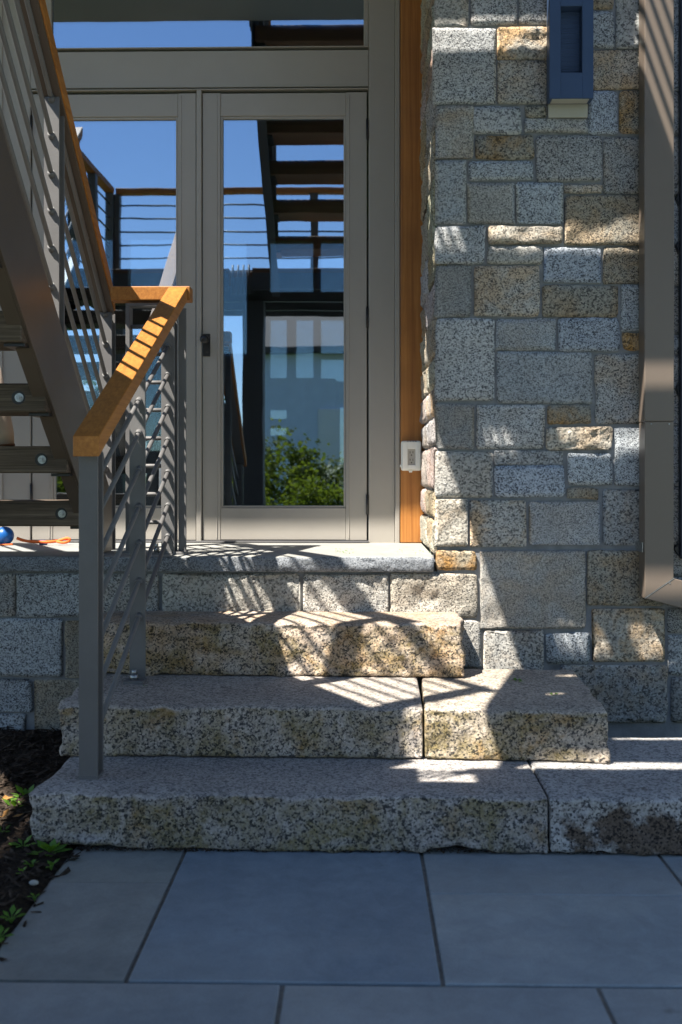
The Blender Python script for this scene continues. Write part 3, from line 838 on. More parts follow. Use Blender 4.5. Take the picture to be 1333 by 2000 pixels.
for (px, py) in ((1273, 828), (1308, 828), (1309, 1139)):
    p = P(px, py, YP); MB().cyl((p.x, YP - .002, p.z), (p.x, YP + .002, p.z), .0032, 8).build('rivet', M['bolt'], ds)
p = P(1256, 1070, YP)
MB().box(x0 - .004, x0 + .0005, YP + .02, YPb + .03, p.z - .02, p.z + .02, .001).build('strap', M['bolt'], ds)

YQ = YW - .045
dp = thing('wall_pipe', 'dark navy pipe with black brackets at the right edge', 'pipe', (PX(1345, YQ), YQ, PZ(1340, 1085, YQ)))
x0 = PX(1331, YQ)
MB().box(x0, x0 + .10, YQ, YQ + .035, PZ(1340, 1092, YQ), 4.0, .006, 2).build('pipe', M['pipe'], dp)
for py in (1075, 760, 480, 385):
    p = P(1330, py, YQ)
    MB().prism([(p.x - .019 if py > 1000 else p.x - .009, p.z + .006), (p.x + .002, p.z + .026), (p.x + .002, p.z - .026)], 'Y', YQ + .02, YW + .01, .001).build('bracket', M['black'], dp)

# ------------------------------------------------------------------ steel posts, rods, caps
def h_post(b, x, y, z0, z1, w=.058, gap=.072, t=.010):
    """two flat bars with a thin web between them"""
    b.box(x - w / 2, x + w / 2, y, y + t, z0, z1, .001)
    b.box(x - w / 2, x + w / 2, y + gap - t, y + gap, z0, z1, .001)
    b.box(x - .004, x + .004, y + t - .001, y + gap - t + .001, z0 + .001, z1 - .001)

def rod_mesh(d, L, r, collars=()):
    b = MB(); d = Vector(d).normalized()
    b.cyl((0, 0, 0), d * L, r, 10)
    for c in collars:
        b.cyl(d * (c - .012), d * (c + .012), r * 1.45, 10)
    return b.mesh('rod')

# --- railing of the granite steps
RM = .53
sr = thing('step_railing', 'grey steel step railing with an orange wooden handrail on the granite steps', 'railing', (PX(174, 3.03), 3.03, Z1))
p1 = (PX(174, 3.03), 3.02, Z1); p2 = (PX(269, 3.665), 3.66, Z2); p3 = (PX(328.5, 4.16), 4.155, Z4)
def capz(y): return 1.209 + (y - 2.962) * (1.888 - 1.209) / (4.21 - 2.962)       # top of the handrail
cs = (1.888 - 1.209) / (4.21 - 2.962)
ct = .062
def cap_x(y): return -.815 + (y - 2.962) / (4.21 - 2.962) * .048
zb_ = lambda y: capz(y) - ct - .012
b = MB(); h_post(b, p1[0], p1[1], Z1 + .001, zb_(p1[1]) - .004); b.box(p1[0] - .03, p1[0] + .03, p1[1] - .001, p1[1] + .074, Z1 - .002, Z1 + .010, .001)
b.build('post', M['steel'], sr)
b = MB(); b.box(p2[0] - .029, p2[0] + .029, p2[1], p2[1] + .012, Z2 + .010, zb_(p2[1]) - .004, .001)
pst = b.build('post', M['steel'], sr)
b = MB(); b.box(p2[0] - .04, p2[0] + .032, p2[1] - .055, p2[1] + .016, Z2 - .003, Z2 + .011, .002); b.build('foot_plate', M['steel'], sr)
b = MB(); b.cyl((p2[0] - .006, p2[1] - .026, Z2 + .011), (p2[0] - .006, p2[1] - .026, Z2 + .030), .015, 6); b.cyl((p2[0] - .006, p2[1] - .026, Z2 + .03), (p2[0] - .006, p2[1] - .026, Z2 + .048), .009, 10)
b.build('bolt', M['bolt'], sr)
b = MB(); h_post(b, p3[0], p3[1], Z4 + .001, zb_(p3[1]) - .004, .056, .07)
b.box(PX(350, 4.20), PX(365, 4.20), 4.185, 4.195, Z4 + .001, capz(4.19) - ct - .02, .001)
b.build('post', M['steel'], sr)
MB().box(p3[0] - .030, PX(365, 4.2) + .002, p3[1] - .002, p3[1] + .076, Z4 - .002, Z4 + .012, .002).build('foot_plate', M['steel'], sr)
b = MB(); xb_, yb_ = PX(306, 4.2), 4.2
b.box(xb_ - .03, xb_ + .03, yb_ - .03, yb_ + .03, Z4 - .001, Z4 + .008, .001); b.build('foot_plate', M['steel'], sr)
MB().cyl((xb_, yb_, Z4 + .008), (xb_, yb_, Z4 + .026), .013, 6).cyl((xb_, yb_, Z4 + .026), (xb_, yb_, Z4 + .045), .008, 10).build('bolt', M['bolt'], sr)
# handrail
bm = bmesh.new()
def cap_ring(y, hw=.040):
    x = cap_x(y); zt = capz(y)
    return [(x - hw, y, zt), (x + hw, y, zt), (x + hw, y, zt - ct), (x - hw, y, zt - ct)]
ra = [bm.verts.new(p) for p in cap_ring(2.962)]; rb = [bm.verts.new(p) for p in cap_ring(4.214)]
bm.faces.new(ra[::-1]); bm.faces.new(rb)
for i in range(4): bm.faces.new((ra[i], ra[(i + 1) % 4], rb[(i + 1) % 4], rb[i]))
bmesh.ops.recalc_face_normals(bm, faces=bm.faces)
bmesh.ops.bevel(bm, geom=bm.edges[:], offset=.003, segments=2, affect='EDGES', profile=.5)
hb = MB(); hb._add(bm); hb.build('handrail', M['cap_wood'], sr)
b = MB(); bm = bmesh.new()
ra = []; rb = []
for (y, lst) in ((3.0, ra), (4.20, rb)):
    x = cap_x(y); zt = capz(y) - ct - .0005
    for (dx, dz) in ((-.026, 0), (.026, 0), (.026, -.011), (-.026, -.011)): lst.append(bm.verts.new((x + dx, y, zt + dz)))
bm.faces.new(ra[::-1]); bm.faces.new(rb)
for i in range(4): bm.faces.new((ra[i], ra[(i + 1) % 4], rb[(i + 1) % 4], rb[i]))
bmesh.ops.recalc_face_normals(bm, faces=bm.faces); b._add(bm); b.build('flat_bar', M['steel'], sr)
rxa, rxb = p1[0], p3[0]
d = Vector((rxb - rxa, 4.165 - 3.085, RM * (4.165 - 3.085))); Lr = d.length
rme = rod_mesh(d, Lr, .0088, (Lr * (3.655 - 3.085) / 1.08, Lr - .01))
for y in (675, 730, 793, 857, 920, 985, 1045):
    zt = PZ(326, y, 4.165)
    new_obj('rod', rme, M['steel'], sr, Vector((rxa, 3.085, zt - RM * 1.08)) - wloc(sr))

# --- short guard across the landing between the step railing and the stair
lg = thing('landing_guard', 'short level guard rail joining the step railing to the stair', 'railing', (-.93, 4.25, Z4))
zc = 1.895
MB().box(-1.055, -.716, 4.216, 4.292, zc - .060, zc, .004, 2).build('handrail', M['cap_wood'], lg)
xf = PX(252, 4.25)
MB().box(xf - .009, xf + .009, 4.225, 4.283, Z4 + .001, zc - .085, .001).build('post', M['steel'], lg)
MB().box(xf - .02, xf + .04, 4.21, 4.29, Z4 - .002, Z4 + .010, .001).build('foot_plate', M['steel'], lg)
MB().box(xf - .009, -.78, 4.226, 4.282, zc - .084, zc - .070, .001).build('flat_bar', M['steel'], lg)
rr = MB().cyl((0, 0, 0), (-.785 - xf, 0, 0), .0088, 10).mesh('rod')
for y in (638, 692, 747, 801, 856, 910, 965, 1020):
    new_obj('rod', rr, M['steel'], lg, Vector((xf + .004, 4.25, PZ(300, y, 4.25))) - wloc(lg))

# ------------------------------------------------------------------ stair flights
def stringer(b, xo, xi, top, y0, y1, h, zfloor=None):
    """channel: web at xo, flanges reaching to xi; top(y) is the upper edge"""
    t = .010 * (1 if xi > xo else -1); ft = .013
    def poly(f0, f1):
        pts = [(y0, f0(y0)), (y1, f0(y1))]
        if zfloor is None:
            return pts + [(y1, f1(y1)), (y0, f1(y0))]
        ylow = y1 if f1(y1) < f1(y0) else y0
        yhigh = y0 if ylow == y1 else y1
        m = (f1(y1) - f1(y0)) / (y1 - y0); yc = y0 + (zfloor - f1(y0)) / m
        base = [(ylow, max(zfloor, f1(ylow))), (yc, zfloor)] if f1(ylow) < zfloor else [(ylow, f1(ylow))]
        if ylow == y1: return pts + base + [(y0, f1(y0))]
        return pts + [(y1, f1(y1))] + base[::-1]
    b.prism(poly(top, lambda y: top(y) - h), 'X', xo, xo + t, .0015)
    a0, a1 = xo + t, xi
    b.prism([(y0, top(y0) - .0005), (y1, top(y1) - .0005), (y1, top(y1) - ft), (y0, top(y0) - ft)], 'X', a0, a1, .001)
    bt = lambda y: top(y) - h
    ya, yb = y0, y1
    if zfloor is not None:
        m = (bt(y1) - bt(y0)) / (y1 - y0); yc = y0 + (zfloor - bt(y0)) / m
        if bt(y1) < zfloor: yb = yc
        if bt(y0) < zfloor: ya = yc
    b.prism([(ya, bt(ya) + .0005), (yb, bt(yb) + .0005), (yb, bt(yb) + ft), (ya, bt(ya) + ft)], 'X', a0, a1, .001)

def stair_rail(t, x, top_line, y0, y1, post_ys, rod_offs, ycap, m, post_low, steel):
    """rail parallel to the flight: top_line(y) is the handrail's top"""
    tv = .055 / cos(math.atan(abs(m)))
    yc = ycap or y0
    b = MB(); b.prism([(yc, top_line(yc)), (y1, top_line(y1)), (y1, top_line(y1) - tv), (yc, top_line(yc) - tv)], 'X', x - .040, x + .040, .003, 2)
    b.build('handrail', M['cap_wood'], t)
    b = MB(); b.prism([(y0, top_line(y0) - tv - .0005), (y1, top_line(y1) - tv - .0005), (y1, top_line(y1) - tv - .016), (y0, top_line(y0) - tv - .016)], 'X', x - .034, x + .034, .001)
    fb = b.build('flat_bar', M['stringer_steel'], t)
    for py in post_ys:
        b = MB(); h_post(b, x, py, post_low(py), top_line(py) - tv - .016 - max(0, m) * 0 - .03 * (m < 0) * 0 - .002, .056, .07)
        b.build('post', steel, t)
    d = Vector((0, y1 - y0, m * (y1 - y0)))
    L = d.length
    me = rod_mesh(d, L - .02, .0088, [L * (py - y0) / (y1 - y0) for py in post_ys])
    for off in rod_offs:
        new_obj('rod', me, steel, t, Vector((x, y0, top_line(y0) - off)) - wloc(t))
    return fb

def treads(t, x0, x1, pts, depth, th, mat, bolts=True, back=-1):
    b = MB(); b.box(x0, x1, -depth / 2, depth / 2, -th, 0, .005, 1); me = b.mesh('tread')
    sme = MB().box(-.035, .035, -depth / 2 + .03, depth / 2 - .03, -th - .012, -th - .001, .001).mesh('bracket')
    bo = MB(); cu = MB()
    bo.cyl((0, 0, 0), (0, -.009, 0), .0105, 6); bo.cyl((0, .001, 0), (0, -.003, 0), .0155, 20); bo.cyl((0, -.009, 0), (0, -.013, 0), .0055, 10)
    bme = bo.mesh('bolt')
    cu.cyl((0, .0, 0), (0, -.0015, 0), .0245, 22); cme = cu.mesh('bolt_shade')  # flat black disc painted for the shade round the bolt, no real hollow
    for (y, z_) in pts:
        tr = new_obj('tread', me, mat, t, Vector((0, y, z_)) - wloc(t))
        for xe in (x1 - .035, x0 + .035): new_obj('bracket', sme, M['black'], tr, (xe, 0, 0))
        if bolts:
            for xx in (x1 - .094, x0 + .094):
                new_obj('bolt_shade', cme, M['black'], tr, (xx - .003, -depth / 2 + .0002, -th * .5))
                new_obj('bolt', bme, M['bolt'], tr, (xx, -depth / 2 - .001, -th * .5))

# flight from the landing up towards the viewer
XS = -1.088
s1 = thing('staircase', 'steel staircase with thick weathered timber treads rising left of the door', 'staircase', (-1.57, 4.2, Z4))
st_top = lambda y: 2.145 - .85 * (y - 3.027)
b = MB(); stringer(b, XS, XS - .062, st_top, 2.185, 4.37, .385, Z4 + .001); b.build('stringer', M['stringer_steel'], s1)
XSL = -2.20
b = MB(); stringer(b, XSL, XSL + .062, st_top, 2.185, 4.37, .385, Z4 + .001); b.build('stringer', M['stringer_steel'], s1)
tp = [(3.995 + .125 - .253 * k, .986 + .215 * k) for k in range(8)]
treads(s1, XSL + .016, XS - .014, tp, .25, .102, M['timber'])
XRL = -1.123
capl = lambda y: 1.911 + .85 * (4.394 - y)
YU, YLO = 3.622, 4.40
offs = [capl(YU) - PZ(97, y, YU) for y in (193, 265, 340, 412, 485, 560)]
lowp = lambda y: (Z4 + .001) if y > 4.3 else st_top(y) - .12
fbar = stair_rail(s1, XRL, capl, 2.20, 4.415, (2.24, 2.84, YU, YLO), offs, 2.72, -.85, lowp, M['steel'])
for yy in (3.72, 4.10, 3.45):
    zz = capl(yy) - .055 / cos(math.atan(.85)) - .016
    MB().cyl((XRL + .004, yy, zz + .002), (XRL + .004, yy - .0015, zz - .002), .0045, 10).build('screw', M['bolt'], s1)
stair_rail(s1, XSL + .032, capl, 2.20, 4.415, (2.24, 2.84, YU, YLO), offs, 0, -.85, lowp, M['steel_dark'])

# second flight, from the half landing up to the deck over the door
X2L, X2R = -.665, .542
A2 = 3.42
zt2 = lambda y: A2 + .85 * (y - 3.0)
s2 = thing('staircase', 'upper flight of open timber treads overhead, seen mirrored in the right door', 'staircase', (-.06, 2.25, 2.69))
b = MB(); stringer(b, X2L, X2L + .062, lambda y: zt2(y) + .07, 2.215, 3.70, .37); b.build('stringer', M['steel_dark'], s2)
b = MB(); stringer(b, X2R, X2R - .062, lambda y: zt2(y) + .07, 2.215, 3.70, .37); b.build('stringer', M['steel_dark'], s2)
treads(s2, X2L + .016, X2R - .016, [(3.549 - .2405 * i, 3.887 - .2045 * i) for i in range(6)], .25, .10, M['timber_brown'], False)
cap2 = lambda y: zt2(y) + .97
o2_ = [.20 + .128 * k for k in range(6)]
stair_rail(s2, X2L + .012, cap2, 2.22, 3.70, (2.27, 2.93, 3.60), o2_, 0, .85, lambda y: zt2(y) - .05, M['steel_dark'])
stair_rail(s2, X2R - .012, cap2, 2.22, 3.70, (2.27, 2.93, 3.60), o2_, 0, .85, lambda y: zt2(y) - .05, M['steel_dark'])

# half landing between the flights, above the viewer
hl = thing('stair_landing', 'half landing of the stair overhead with dark rails, mirrored in the left door', 'landing', (-.8, 1.5, 2.4))
ZL = 2.685
y = .92
while y < 2.19:
    for xa, xb in (((-2.26, .56),) if y < 2.0 else ((-2.26, -1.0), (-.82, .56))):
        MB().box(xa, xb, y, min(y + .137, 2.20), ZL - .04, ZL, .003).build('deck_board', M['timber_brown'], hl)
    y += .1412
for q in ((-2.26, .56, .90, .918), (-2.28, -2.262, .90, 2.20), (.562, .58, .90, 2.20), (-2.26, -1.0, 2.185, 2.20), (-.82, .56, 2.185, 2.20), (-.999, -.821, 2.03, 2.045), (-2.25, .55, 1.2, 1.24), (-2.25, .55, 1.62, 1.66)):
    MB().box(*q, ZL - .17, ZL - .041).build('beam', M['steel_dark'], hl)
for k in range(4): MB().cyl((-.975 + k * .042, 2.15 , ZL - .20), (-.975 + k * .042, 2.15, ZL + .03), .008, 8).build('shadow_bar', M['steel_dark'], hl)  # short bars added in the gap to stripe the sun patch below
def level_rail(t, a, b_, zfl, n_posts):
    a = Vector(a); b_ = Vector(b_); d = b_ - a
    alongx = abs(d.x) > abs(d.y)
    q = MB(); pad = Vector((0, .04)) if alongx else Vector((.04, 0))
    lo = (min(a.x, b_.x) - pad.x, min(a.y, b_.y) - pad.y); hi = (max(a.x, b_.x) + pad.x, max(a.y, b_.y) + pad.y)
    q.box(lo[0], hi[0], lo[1], hi[1], zfl + .915, zfl + .965, .003); q.build('handrail', M['cap_wood'], t)
    for k in range(n_posts):
        p = a + d * (k / (n_posts - 1)) if n_posts > 1 else a
        q = MB(); q.box(p.x - .035, p.x + .035, p.y - .035, p.y + .035, zfl - .1, zfl + .914, .002); q.build('post', M['steel_dark'], t)
    for k in range(7):
        z_ = zfl + .11 + k * .118
        q = MB(); q.cyl((a.x, a.y, z_), (b_.x, b_.y, z_), .008, 8); q.build('rod', M['steel_dark'], t)
level_rail(hl, (-2.22, 2.14), (-2.22, 1.0), ZL, 3)
level_rail(hl, (-2.17, .96), (.50, .96), ZL, 4)
level_rail(hl, (.53, 1.0), (.53, 2.14), ZL, 3)
for (x, y, lab) in ((-.86, 1.66, 'dark steel post under the half landing beside the steps'), (-2.17, 1.0, 'dark steel post under the far left corner of the half landing'), (.5, .95, 'dark steel post under the far right corner of the half landing')):
    if x > 0: continue
    p = thing('landing_post', lab, 'post', (x, y, 0), 'posts carrying the half landing')
    MB().box(x - .085, x + .085, y - .085, y + .085, 0, ZL - .172, .006).build('shaft', M['steel_dark'], p)
    MB().box(x - .12, x + .12, y - .12, y + .12, -.004, .016, .002).build('base_plate', M['steel_dark'], p)

# deck of the upper floor, over the doors
dk = thing('upper_deck', 'dark underside of the upper floor deck mirrored in the transom', 'deck', (-.5, 4.3, 3.9))
YE = 3.715
y = YE + .022
while y < YD + .08:
    MB().box(-3.6, 2.6, y, min(y + .137, YD + .095), 4.02, 4.06, .003).build('deck_board', M['timber_brown'], dk); y += .1405
MB().box(-3.62, 2.62, YE, YE + .02, 3.90, 4.062, .002).build('fascia', M['steel_dark'], dk)
for x in [k * .41 - 3.5 for k in range(15)]: MB().box(x, x + .04, YE + .0205, YD + .09, 3.90, 4.018).build('joist', M['timber_brown'], dk)
MB().box(-3.6, 2.6, YE + .021, YD + .09, 3.885, 3.899).build('soffit', M['siding_paint'], dk)

# ------------------------------------------------------------------ small things
# ball with a rope on the landing
YT = 4.72
bp = P(9, 1046, YT); R = .044
bt = thing('dog_toy', 'blue rubber ball on an orange rope lying by the left door', 'dog toy', (bp.x, YT, Z4))
MB().ball((bp.x, YT, Z4 + R), R, 14).build('ball', M['ball_blue'], bt)
pts = []
rope = [(33, 1051), (48, 1056), (70, 1058.5), (95, 1058.5), (112, 1057)]
loop = [(112, 1057), (120, 1054.5), (130, 1051.5), (136, 1053), (134.5, 1057), (126, 1060), (116, 1059), (110, 1057.5)]
def zland(px, k): return None
def rp_(seq):
    out = []
    for i, (px, py) in enumerate(seq):
        y = YT - .0 + (-.02 if py > 1057.5 else .0)
        p = P(px, py, y); out.append((p.x, y, max(p.z, Z4 + .0075)))
    return out
def smooth(seq, n=5):
    o = []; S = [Vector(p) for p in seq]; S = [S[0]] + S + [S[-1]]
    for i in range(1, len(S) - 2):
        for k in range(n):
            t = k / n; a, b_, c, d = S[i - 1], S[i], S[i + 1], S[i + 2]
            o.append(.5 * ((2 * b_) + (c - a) * t + (2 * a - 5 * b_ + 4 * c - d) * t * t + (3 * b_ - a - 3 * c + d) * t ** 3))
    o.append(S[-2]); return o
b = MB(); b.tube(smooth(rp_(rope)), .0072, 8); b.tube(smooth(rp_(loop)), .0065, 8); b.build('rope', M['rope'], bt)
a = P(79, 1058, YT); c = P(92, 1058, YT)
MB().cyl((a.x, YT - .004, Z4 + .011), (c.x, YT - .008, Z4 + .011), .0125, 12).build('sleeve', M['ball_blue'], bt)
MB().tube(smooth([(bp.x - .03, YT - .03, Z4 + .004), (bp.x + .01, YT - .045, Z4 + .004), (bp.x + .05, YT - .03, Z4 + .005)]), .004, 6).build('red_cord', M['rope'], bt)

# rolled canvas standing on the second tread
tz = .986 + .215; ty = 3.995 + .125 - .253
cr_t = thing('canvas_roll', 'beige canvas roll leaning behind the stair treads', 'roll', (PX(5, ty), ty, tz))
x0 = PX(6, ty)
MB().tube([(x0, ty, tz + .006), (x0 - .006, ty + .003, tz + .05), (x0 - .035, ty + .01, tz + .20), (x0 - .08, ty + .02, tz + .40)], [.042, .046, .044, .040], 18).build('cloth', M['canvas'], cr_t)
MB().cyl((x0 + .001, ty, tz), (x0, ty, tz + .008), .045, 18).build('end_cap', M['timber_brown'], cr_t)

# weeds, leaves, pebble
def weed(px, py, label, size, n, seed, Y=None):
    rnd = random.Random(seed)
    u = None
    Yg = F * (HCAM - .025) / (py - 926)
    p = P(px, py, Yg); z0 = .018
    b = MB()
    for k in range(n):
        a = 2 * pi * (k / n) + rnd.uniform(-.4, .4); L = size * rnd.uniform(.6, 1.1); wd = L * rnd.uniform(.22, .34)
        el = rnd.uniform(.15, 1.0)
        d = Vector((cos(a) * cos(el), sin(a) * cos(el), sin(el))); sdv = Vector((-sin(a), cos(a), 0)); base = Vector((p.x, Yg, z0)) + d * L * .25
        mid = base + d * L * .5; tip = base + d * L + Vector((0, 0, -.15 * L))
        dn = Vector((0, 0, -.12 * wd))
        b.quad(base, mid - sdv * wd + dn, tip, mid); b.quad(base, mid, tip, mid + sdv * wd + dn)
        b.cyl((p.x, Yg, z0 - .01), base + d * L * .08, .0012, 5)
    o = b.build('weed', M['weed'], at=(p.x, Yg, z0)); tag(o, label, 'weed', 'weeds growing in the dark mulch')
    return o
weed(45, 1652, 'small upright weed with five leaves in the mulch left of the bottom step', .040, 8, 1)
weed(97, 1668, 'bushiest green weed at the bottom left corner of the lowest step', .050, 14, 2)
weed(62, 1690, 'low weed between the mulch and the corner of the patio', .028, 7, 3)
weed(42, 1704, 'tiny weed rosette in the mulch left of the patio corner', .022, 6, 4)
weed(100, 1692, 'pale small weed right at the upper patio corner', .026, 8, 5)
weed(22, 1795, 'lone weed in the mulch beside the lower left paving slab', .032, 7, 6)
weed(4, 1625, 'yellow-green weed in the sunlit patch of mulch', .035, 8, 7)
weed(68, 1752, 'seedling beside the broken patio edge', .018, 5, 8)
weed(30, 1580, 'spreading weed in the sun at the left edge beside the steps', .050, 10, 9)
weed(52, 1560, 'drooping fern-like weed behind the end of the bottom step', .060, 12, 10)
weed(2, 1830, 'weed at the bottom left edge of the photo', .030, 7, 12)
def flat_leaf(px, py, z0, label, size, seed, mat, name='leaf'):
    rnd = random.Random(seed); Yg = F * (HCAM - z0) / (py - 926); p = P(px, py, Yg); b = MB()
    for k in range(4):
        a = rnd.uniform(0, 6.28); d = Vector((cos(a), sin(a), rnd.uniform(.05, .35))); sdv = Vector((-sin(a), cos(a), .1)); o = Vector((p.x, Yg, z0 + .002)) + Vector((rnd.uniform(-1, 1), rnd.uniform(-.6, .6), 0)) * size * .5
        b.quad(o, o + d * size * .5 - sdv * size * .25, o + d * size, o + d * size * .5 + sdv * size * .25)
    tag(b.build(name, mat, at=(p.x, Yg, z0)), label, 'leaf', 'fallen leaves')
flat_leaf(1010, 1330, Z2, 'larger green leaf cluster at the back of the middle step', .030, 3, M['weed'])
flat_leaf(1079, 1356, Z2, 'small green leaf near the front of the middle step', .018, 4, M['weed'])
flat_leaf(957, 1352, Z2, 'dark speck of dead leaf on the middle step', .010, 5, M['bark'])
flat_leaf(283, 1343, Z2, 'green leaf bit below the second railing post', .010, 6, M['weed'])
flat_leaf(12, 1566, .03, 'curled dry brown leaf on the sunlit mulch', .045, 7, M['dry_leaf'])
flat_leaf(14, 1600, .03, 'pale dry leaf lying below the curled brown one', .035, 8, M['dry_leaf'])
b = MB(); rnd = random.Random(5)
for k in range(70):
    px = rnd.choice((rnd.uniform(655, 690), rnd.uniform(775, 845))); py = rnd.uniform(1072, 1083)
    Yg = F * (HCAM - Z4) / (py - 926); p = P(px, py, Yg); a = rnd.uniform(0, 6.28); s = rnd.uniform(.002, .006)
    o = Vector((p.x, Yg, Z4 + .001)); d = Vector((cos(a), sin(a), .4)) * s; e = Vector((-sin(a), cos(a), 0)) * s * .5
    b.quad(o, o + d - e, o + d * 1.8, o + d + e)
tag(b.build('moss_crumbs', M['weed']), 'green moss crumbs scattered on the landing', 'moss', kind='stuff')
p = P(66, 1729, F * (HCAM - .02) / (1729 - 926))
tag(MB().ball((p.x, p.y, .020), .010, 6, (1.3, .8, .7)).build('pebble', M['cream'], at=(p.x, p.y, .02)), 'white pebble in the mulch beside the patio', 'pebble')

# bark mulch
rnd = random.Random(9); b = bmesh.new()
for k in range(6500):
    x = rnd.uniform(-1.9, -.80); y = rnd.uniform(2.0, 4.08)
    if x > -.855 and rnd.random() < .75: continue
    z_ = .012 + .030 * max(0, (y - 2.6)) / 1.4 + .020 * fbm(x * 5, y * 5, 1) + .012 * nz(x * 22, y * 22, 4) + rnd.uniform(0, .012)
    if x > -.86: z_ = .002
    L = rnd.uniform(.006, .026); wd = L * rnd.uniform(.15, .4); a = rnd.uniform(0, 6.28); el = rnd.uniform(-.5, .5)
    d = Vector((cos(a) * cos(el), sin(a) * cos(el), sin(el))) * L; e = Vector((-sin(a), cos(a), rnd.uniform(-.5, .5))).normalized() * wd; n = d.cross(e).normalized() * wd * .5
    o = Vector((x, y, z_)); v = [b.verts.new(o + q) for q in (-d - e, d - e * .6, d * .9 + e * .7, -d * .8 + e, n)]
    for f in ((0, 1, 4), (1, 2, 4), (2, 3, 4), (3, 0, 4), (3, 2, 1, 0)): b.faces.new([v[i] for i in f])
me = bpy.data.meshes.new('mulch'); b.to_mesh(me); b.free()
tag(new_obj('mulch', me, M['chip']), 'dark bark mulch beside the steps', 'mulch', kind='stuff')
# crumbs of dirt under the ragged foot of the bottom step
rnd = random.Random(19); b = bmesh.new()
for k in range(900):
    x = rnd.uniform(-.85, 1.3); y = 2.868 + abs(rnd.gauss(0, .02)); L = rnd.uniform(.003, .010)
    o = Vector((x, y, .003)); v = [b.verts.new(o + Vector((rnd.uniform(-L, L), rnd.uniform(-L, L), rnd.uniform(0, L)))) for _ in range(4)]
    for f in ((0, 1, 2), (0, 2, 3), (0, 3, 1), (1, 3, 2)): b.faces.new([v[i] for i in f])
me = bpy.data.meshes.new('dirt_crumbs'); b.to_mesh(me); b.free()
tag(new_obj('dirt_crumbs', me, M['chip']), 'dirt and needles in the gap under the bottom step', 'dirt', kind='stuff')

# ------------------------------------------------------------------ the garden behind the viewer (mirrored in the doors)
def foliage(n, shape, size, seed):
    rnd = random.Random(seed); b = bmesh.new()
    clumps = []
    for k in range(26):
        a = rnd.uniform(0, 6.28); el = math.asin(rnd.uniform(-.5, 1)); r = rnd.uniform(.45, .95)
        clumps.append(Vector((cos(a) * cos(el) * r * shape[0], sin(a) * cos(el) * r * shape[1], shape[2] * (1 + sin(el) * r))))
    for k in range(n):
        c = rnd.choice(clumps); s = .30
        p = c + Vector((rnd.gauss(0, s * shape[0] * .55), rnd.gauss(0, s * shape[1] * .55), rnd.gauss(0, s * shape[2] * .55)))
        if p.z < .03: continue
        d = Vector((rnd.uniform(-1, 1), rnd.uniform(-1, 1), rnd.uniform(-.6, .8))).normalized(); e = d.orthogonal().normalized()
        L = size * rnd.uniform(.6, 1.3); e *= L * .38
        v = [b.verts.new(q) for q in (p, p + d * L * .5 - e, p + d * L, p + d * L * .5 + e)]
        b.faces.new(v)
    me = bpy.data.meshes.new('foliage'); b.to_mesh(me); b.free(); return me
fm = [foliage(2600, (.75, .7, .85), .085, 1), foliage(2600, (.8, .75, .72), .075, 2)]
stm = MB()
for k in range(6): stm.cyl((0, 0, -.05), (cos(k) * .3, sin(k) * .3, .9), .015, 6, .006)
stm = stm.mesh('stem')
desc = ['lowest at the left patio edge', 'low one right of the half landing post', 'in front of the pale garage', 'beside the pale garage corner', 'at the patio edge', 'on the lawn left of the garage', 'nearest the half landing post', 'farthest left on the lawn', 'behind the patio at right', 'at the right lawn edge']
for i, (x, y, k, sc) in enumerate([(-1.75, -4.4, 1, .68), (.55, -4.5, 0, .70), (-1.1, -5.4, 0, 1.0), (-.1, -5.8, 1, 1.0), (1.0, -5.3, 0, .92), (-2.3, -6.2, 1, 1.1), (-.55, -4.6, 1, .72), (-4.2, -6.0, 0, 1.15), (2.8, -5.6, 1, 1.1), (4.4, -6.0, 0, 1.0)]):
    t = thing('shrub', 'green leafy shrub mirrored in the door, ' + desc[i], 'shrub', (x, y, -.06), 'shrubs across the lawn')
    a = new_obj('foliage', fm[k], M['shrub'], t); s_ = new_obj('stem', stm, M['bark'], t)
    t.scale = (sc, sc, sc); t.rotation_euler = (0, 0, i * 1.1)
tfm = foliage(5200, (2.1, 2.1, 1.7), .22, 7)
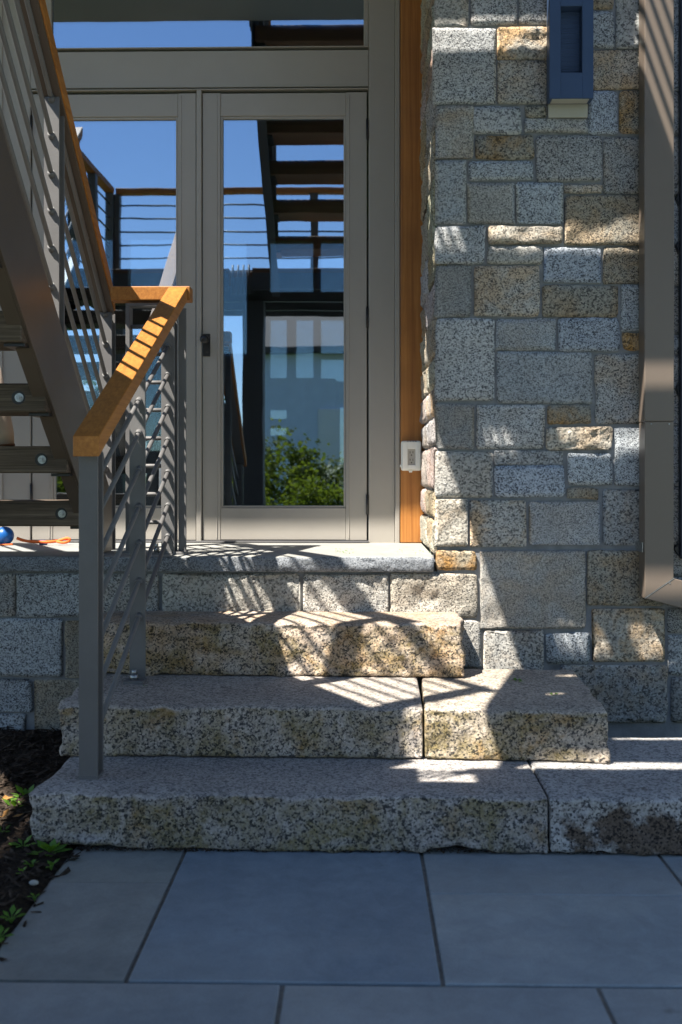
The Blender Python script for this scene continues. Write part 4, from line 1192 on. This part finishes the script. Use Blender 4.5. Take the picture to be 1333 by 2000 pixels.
trm = MB(); trm.tube([(0, 0, -.1), (.05, 0, 1.2), (0, .06, 2.4), (.1, 0, 3.6)], [.16, .13, .10, .04], 10)
for k in range(7):
    a = k * .9; trm.tube([(0, .03, 1.6 + k * .2), (cos(a) * .6, sin(a) * .6, 2.3 + k * .22), (cos(a) * 1.3, sin(a) * 1.3, 2.7 + k * .25)], [.05, .035, .012], 6)
trm = trm.mesh('trunk')
for i, (x, y, sc, d_) in enumerate([(-12, -13, 2.3, 'at left behind the lawn, added to block sky light'), (-9, -34, 1.2, 'farthest away at left'), (7.0, -11, 2.2, 'nearest at right behind the garage, added to block sky light'), (13, -8, 2.4, 'right of the lawn, added to block sky light'), (-16, -5, 2.4, 'leftmost beside the lawn, added to block sky light'), (17, -18, 2.2, 'rightmost behind the garage, added to block sky light')]):  # the big unseen trees are added to block sky light behind the viewer
    t = thing('tree', 'broad leafy tree ' + d_, 'tree', (x, y, -.06), 'trees beyond the lawn')
    c_ = new_obj('crown', tfm, M['tree'], t, (0, 0, 1.7)); new_obj('trunk', trm, M['bark'], t)
    t.scale = (sc, sc, sc); t.rotation_euler = (0, 0, i * 1.7)

gr = thing('garage', 'pale blue-grey garage across the lawn, mirrored in the right door', 'garage', (1.6, -12, -.06))
MB().box(-1.98, 5.4, -17, -11, -.06, 3.68).build('wall', M['garage_paint'], gr)
MB().prism([(-17.4, 3.75), (-14.2, 4.95), (-10.7, 3.75), (-10.7, 3.62), (-17.4, 3.62)], 'X', -2.3, 5.7).build('roof', M['roof_shingle'], gr)
gd = MB().box(-.86, 1.6, -11.0, -10.95, 0, 2.45, .01).build('garage_door', M['white_plastic'], gr)
for k in range(4): MB().box(-.81, 1.55, -10.952, -10.94, .06 + k * .59, .62 + k * .59, .01).build('door_panel', M['white_plastic'], gd)
w_ = MB().box(3.1, 4.0, -11.02, -10.95, 1.1, 2.2, .01).build('window_frame', M['white_plastic'], gr)
MB().box(3.17, 3.93, -10.96, -10.945, 1.17, 2.13).build('pane', M['glass'], w_)
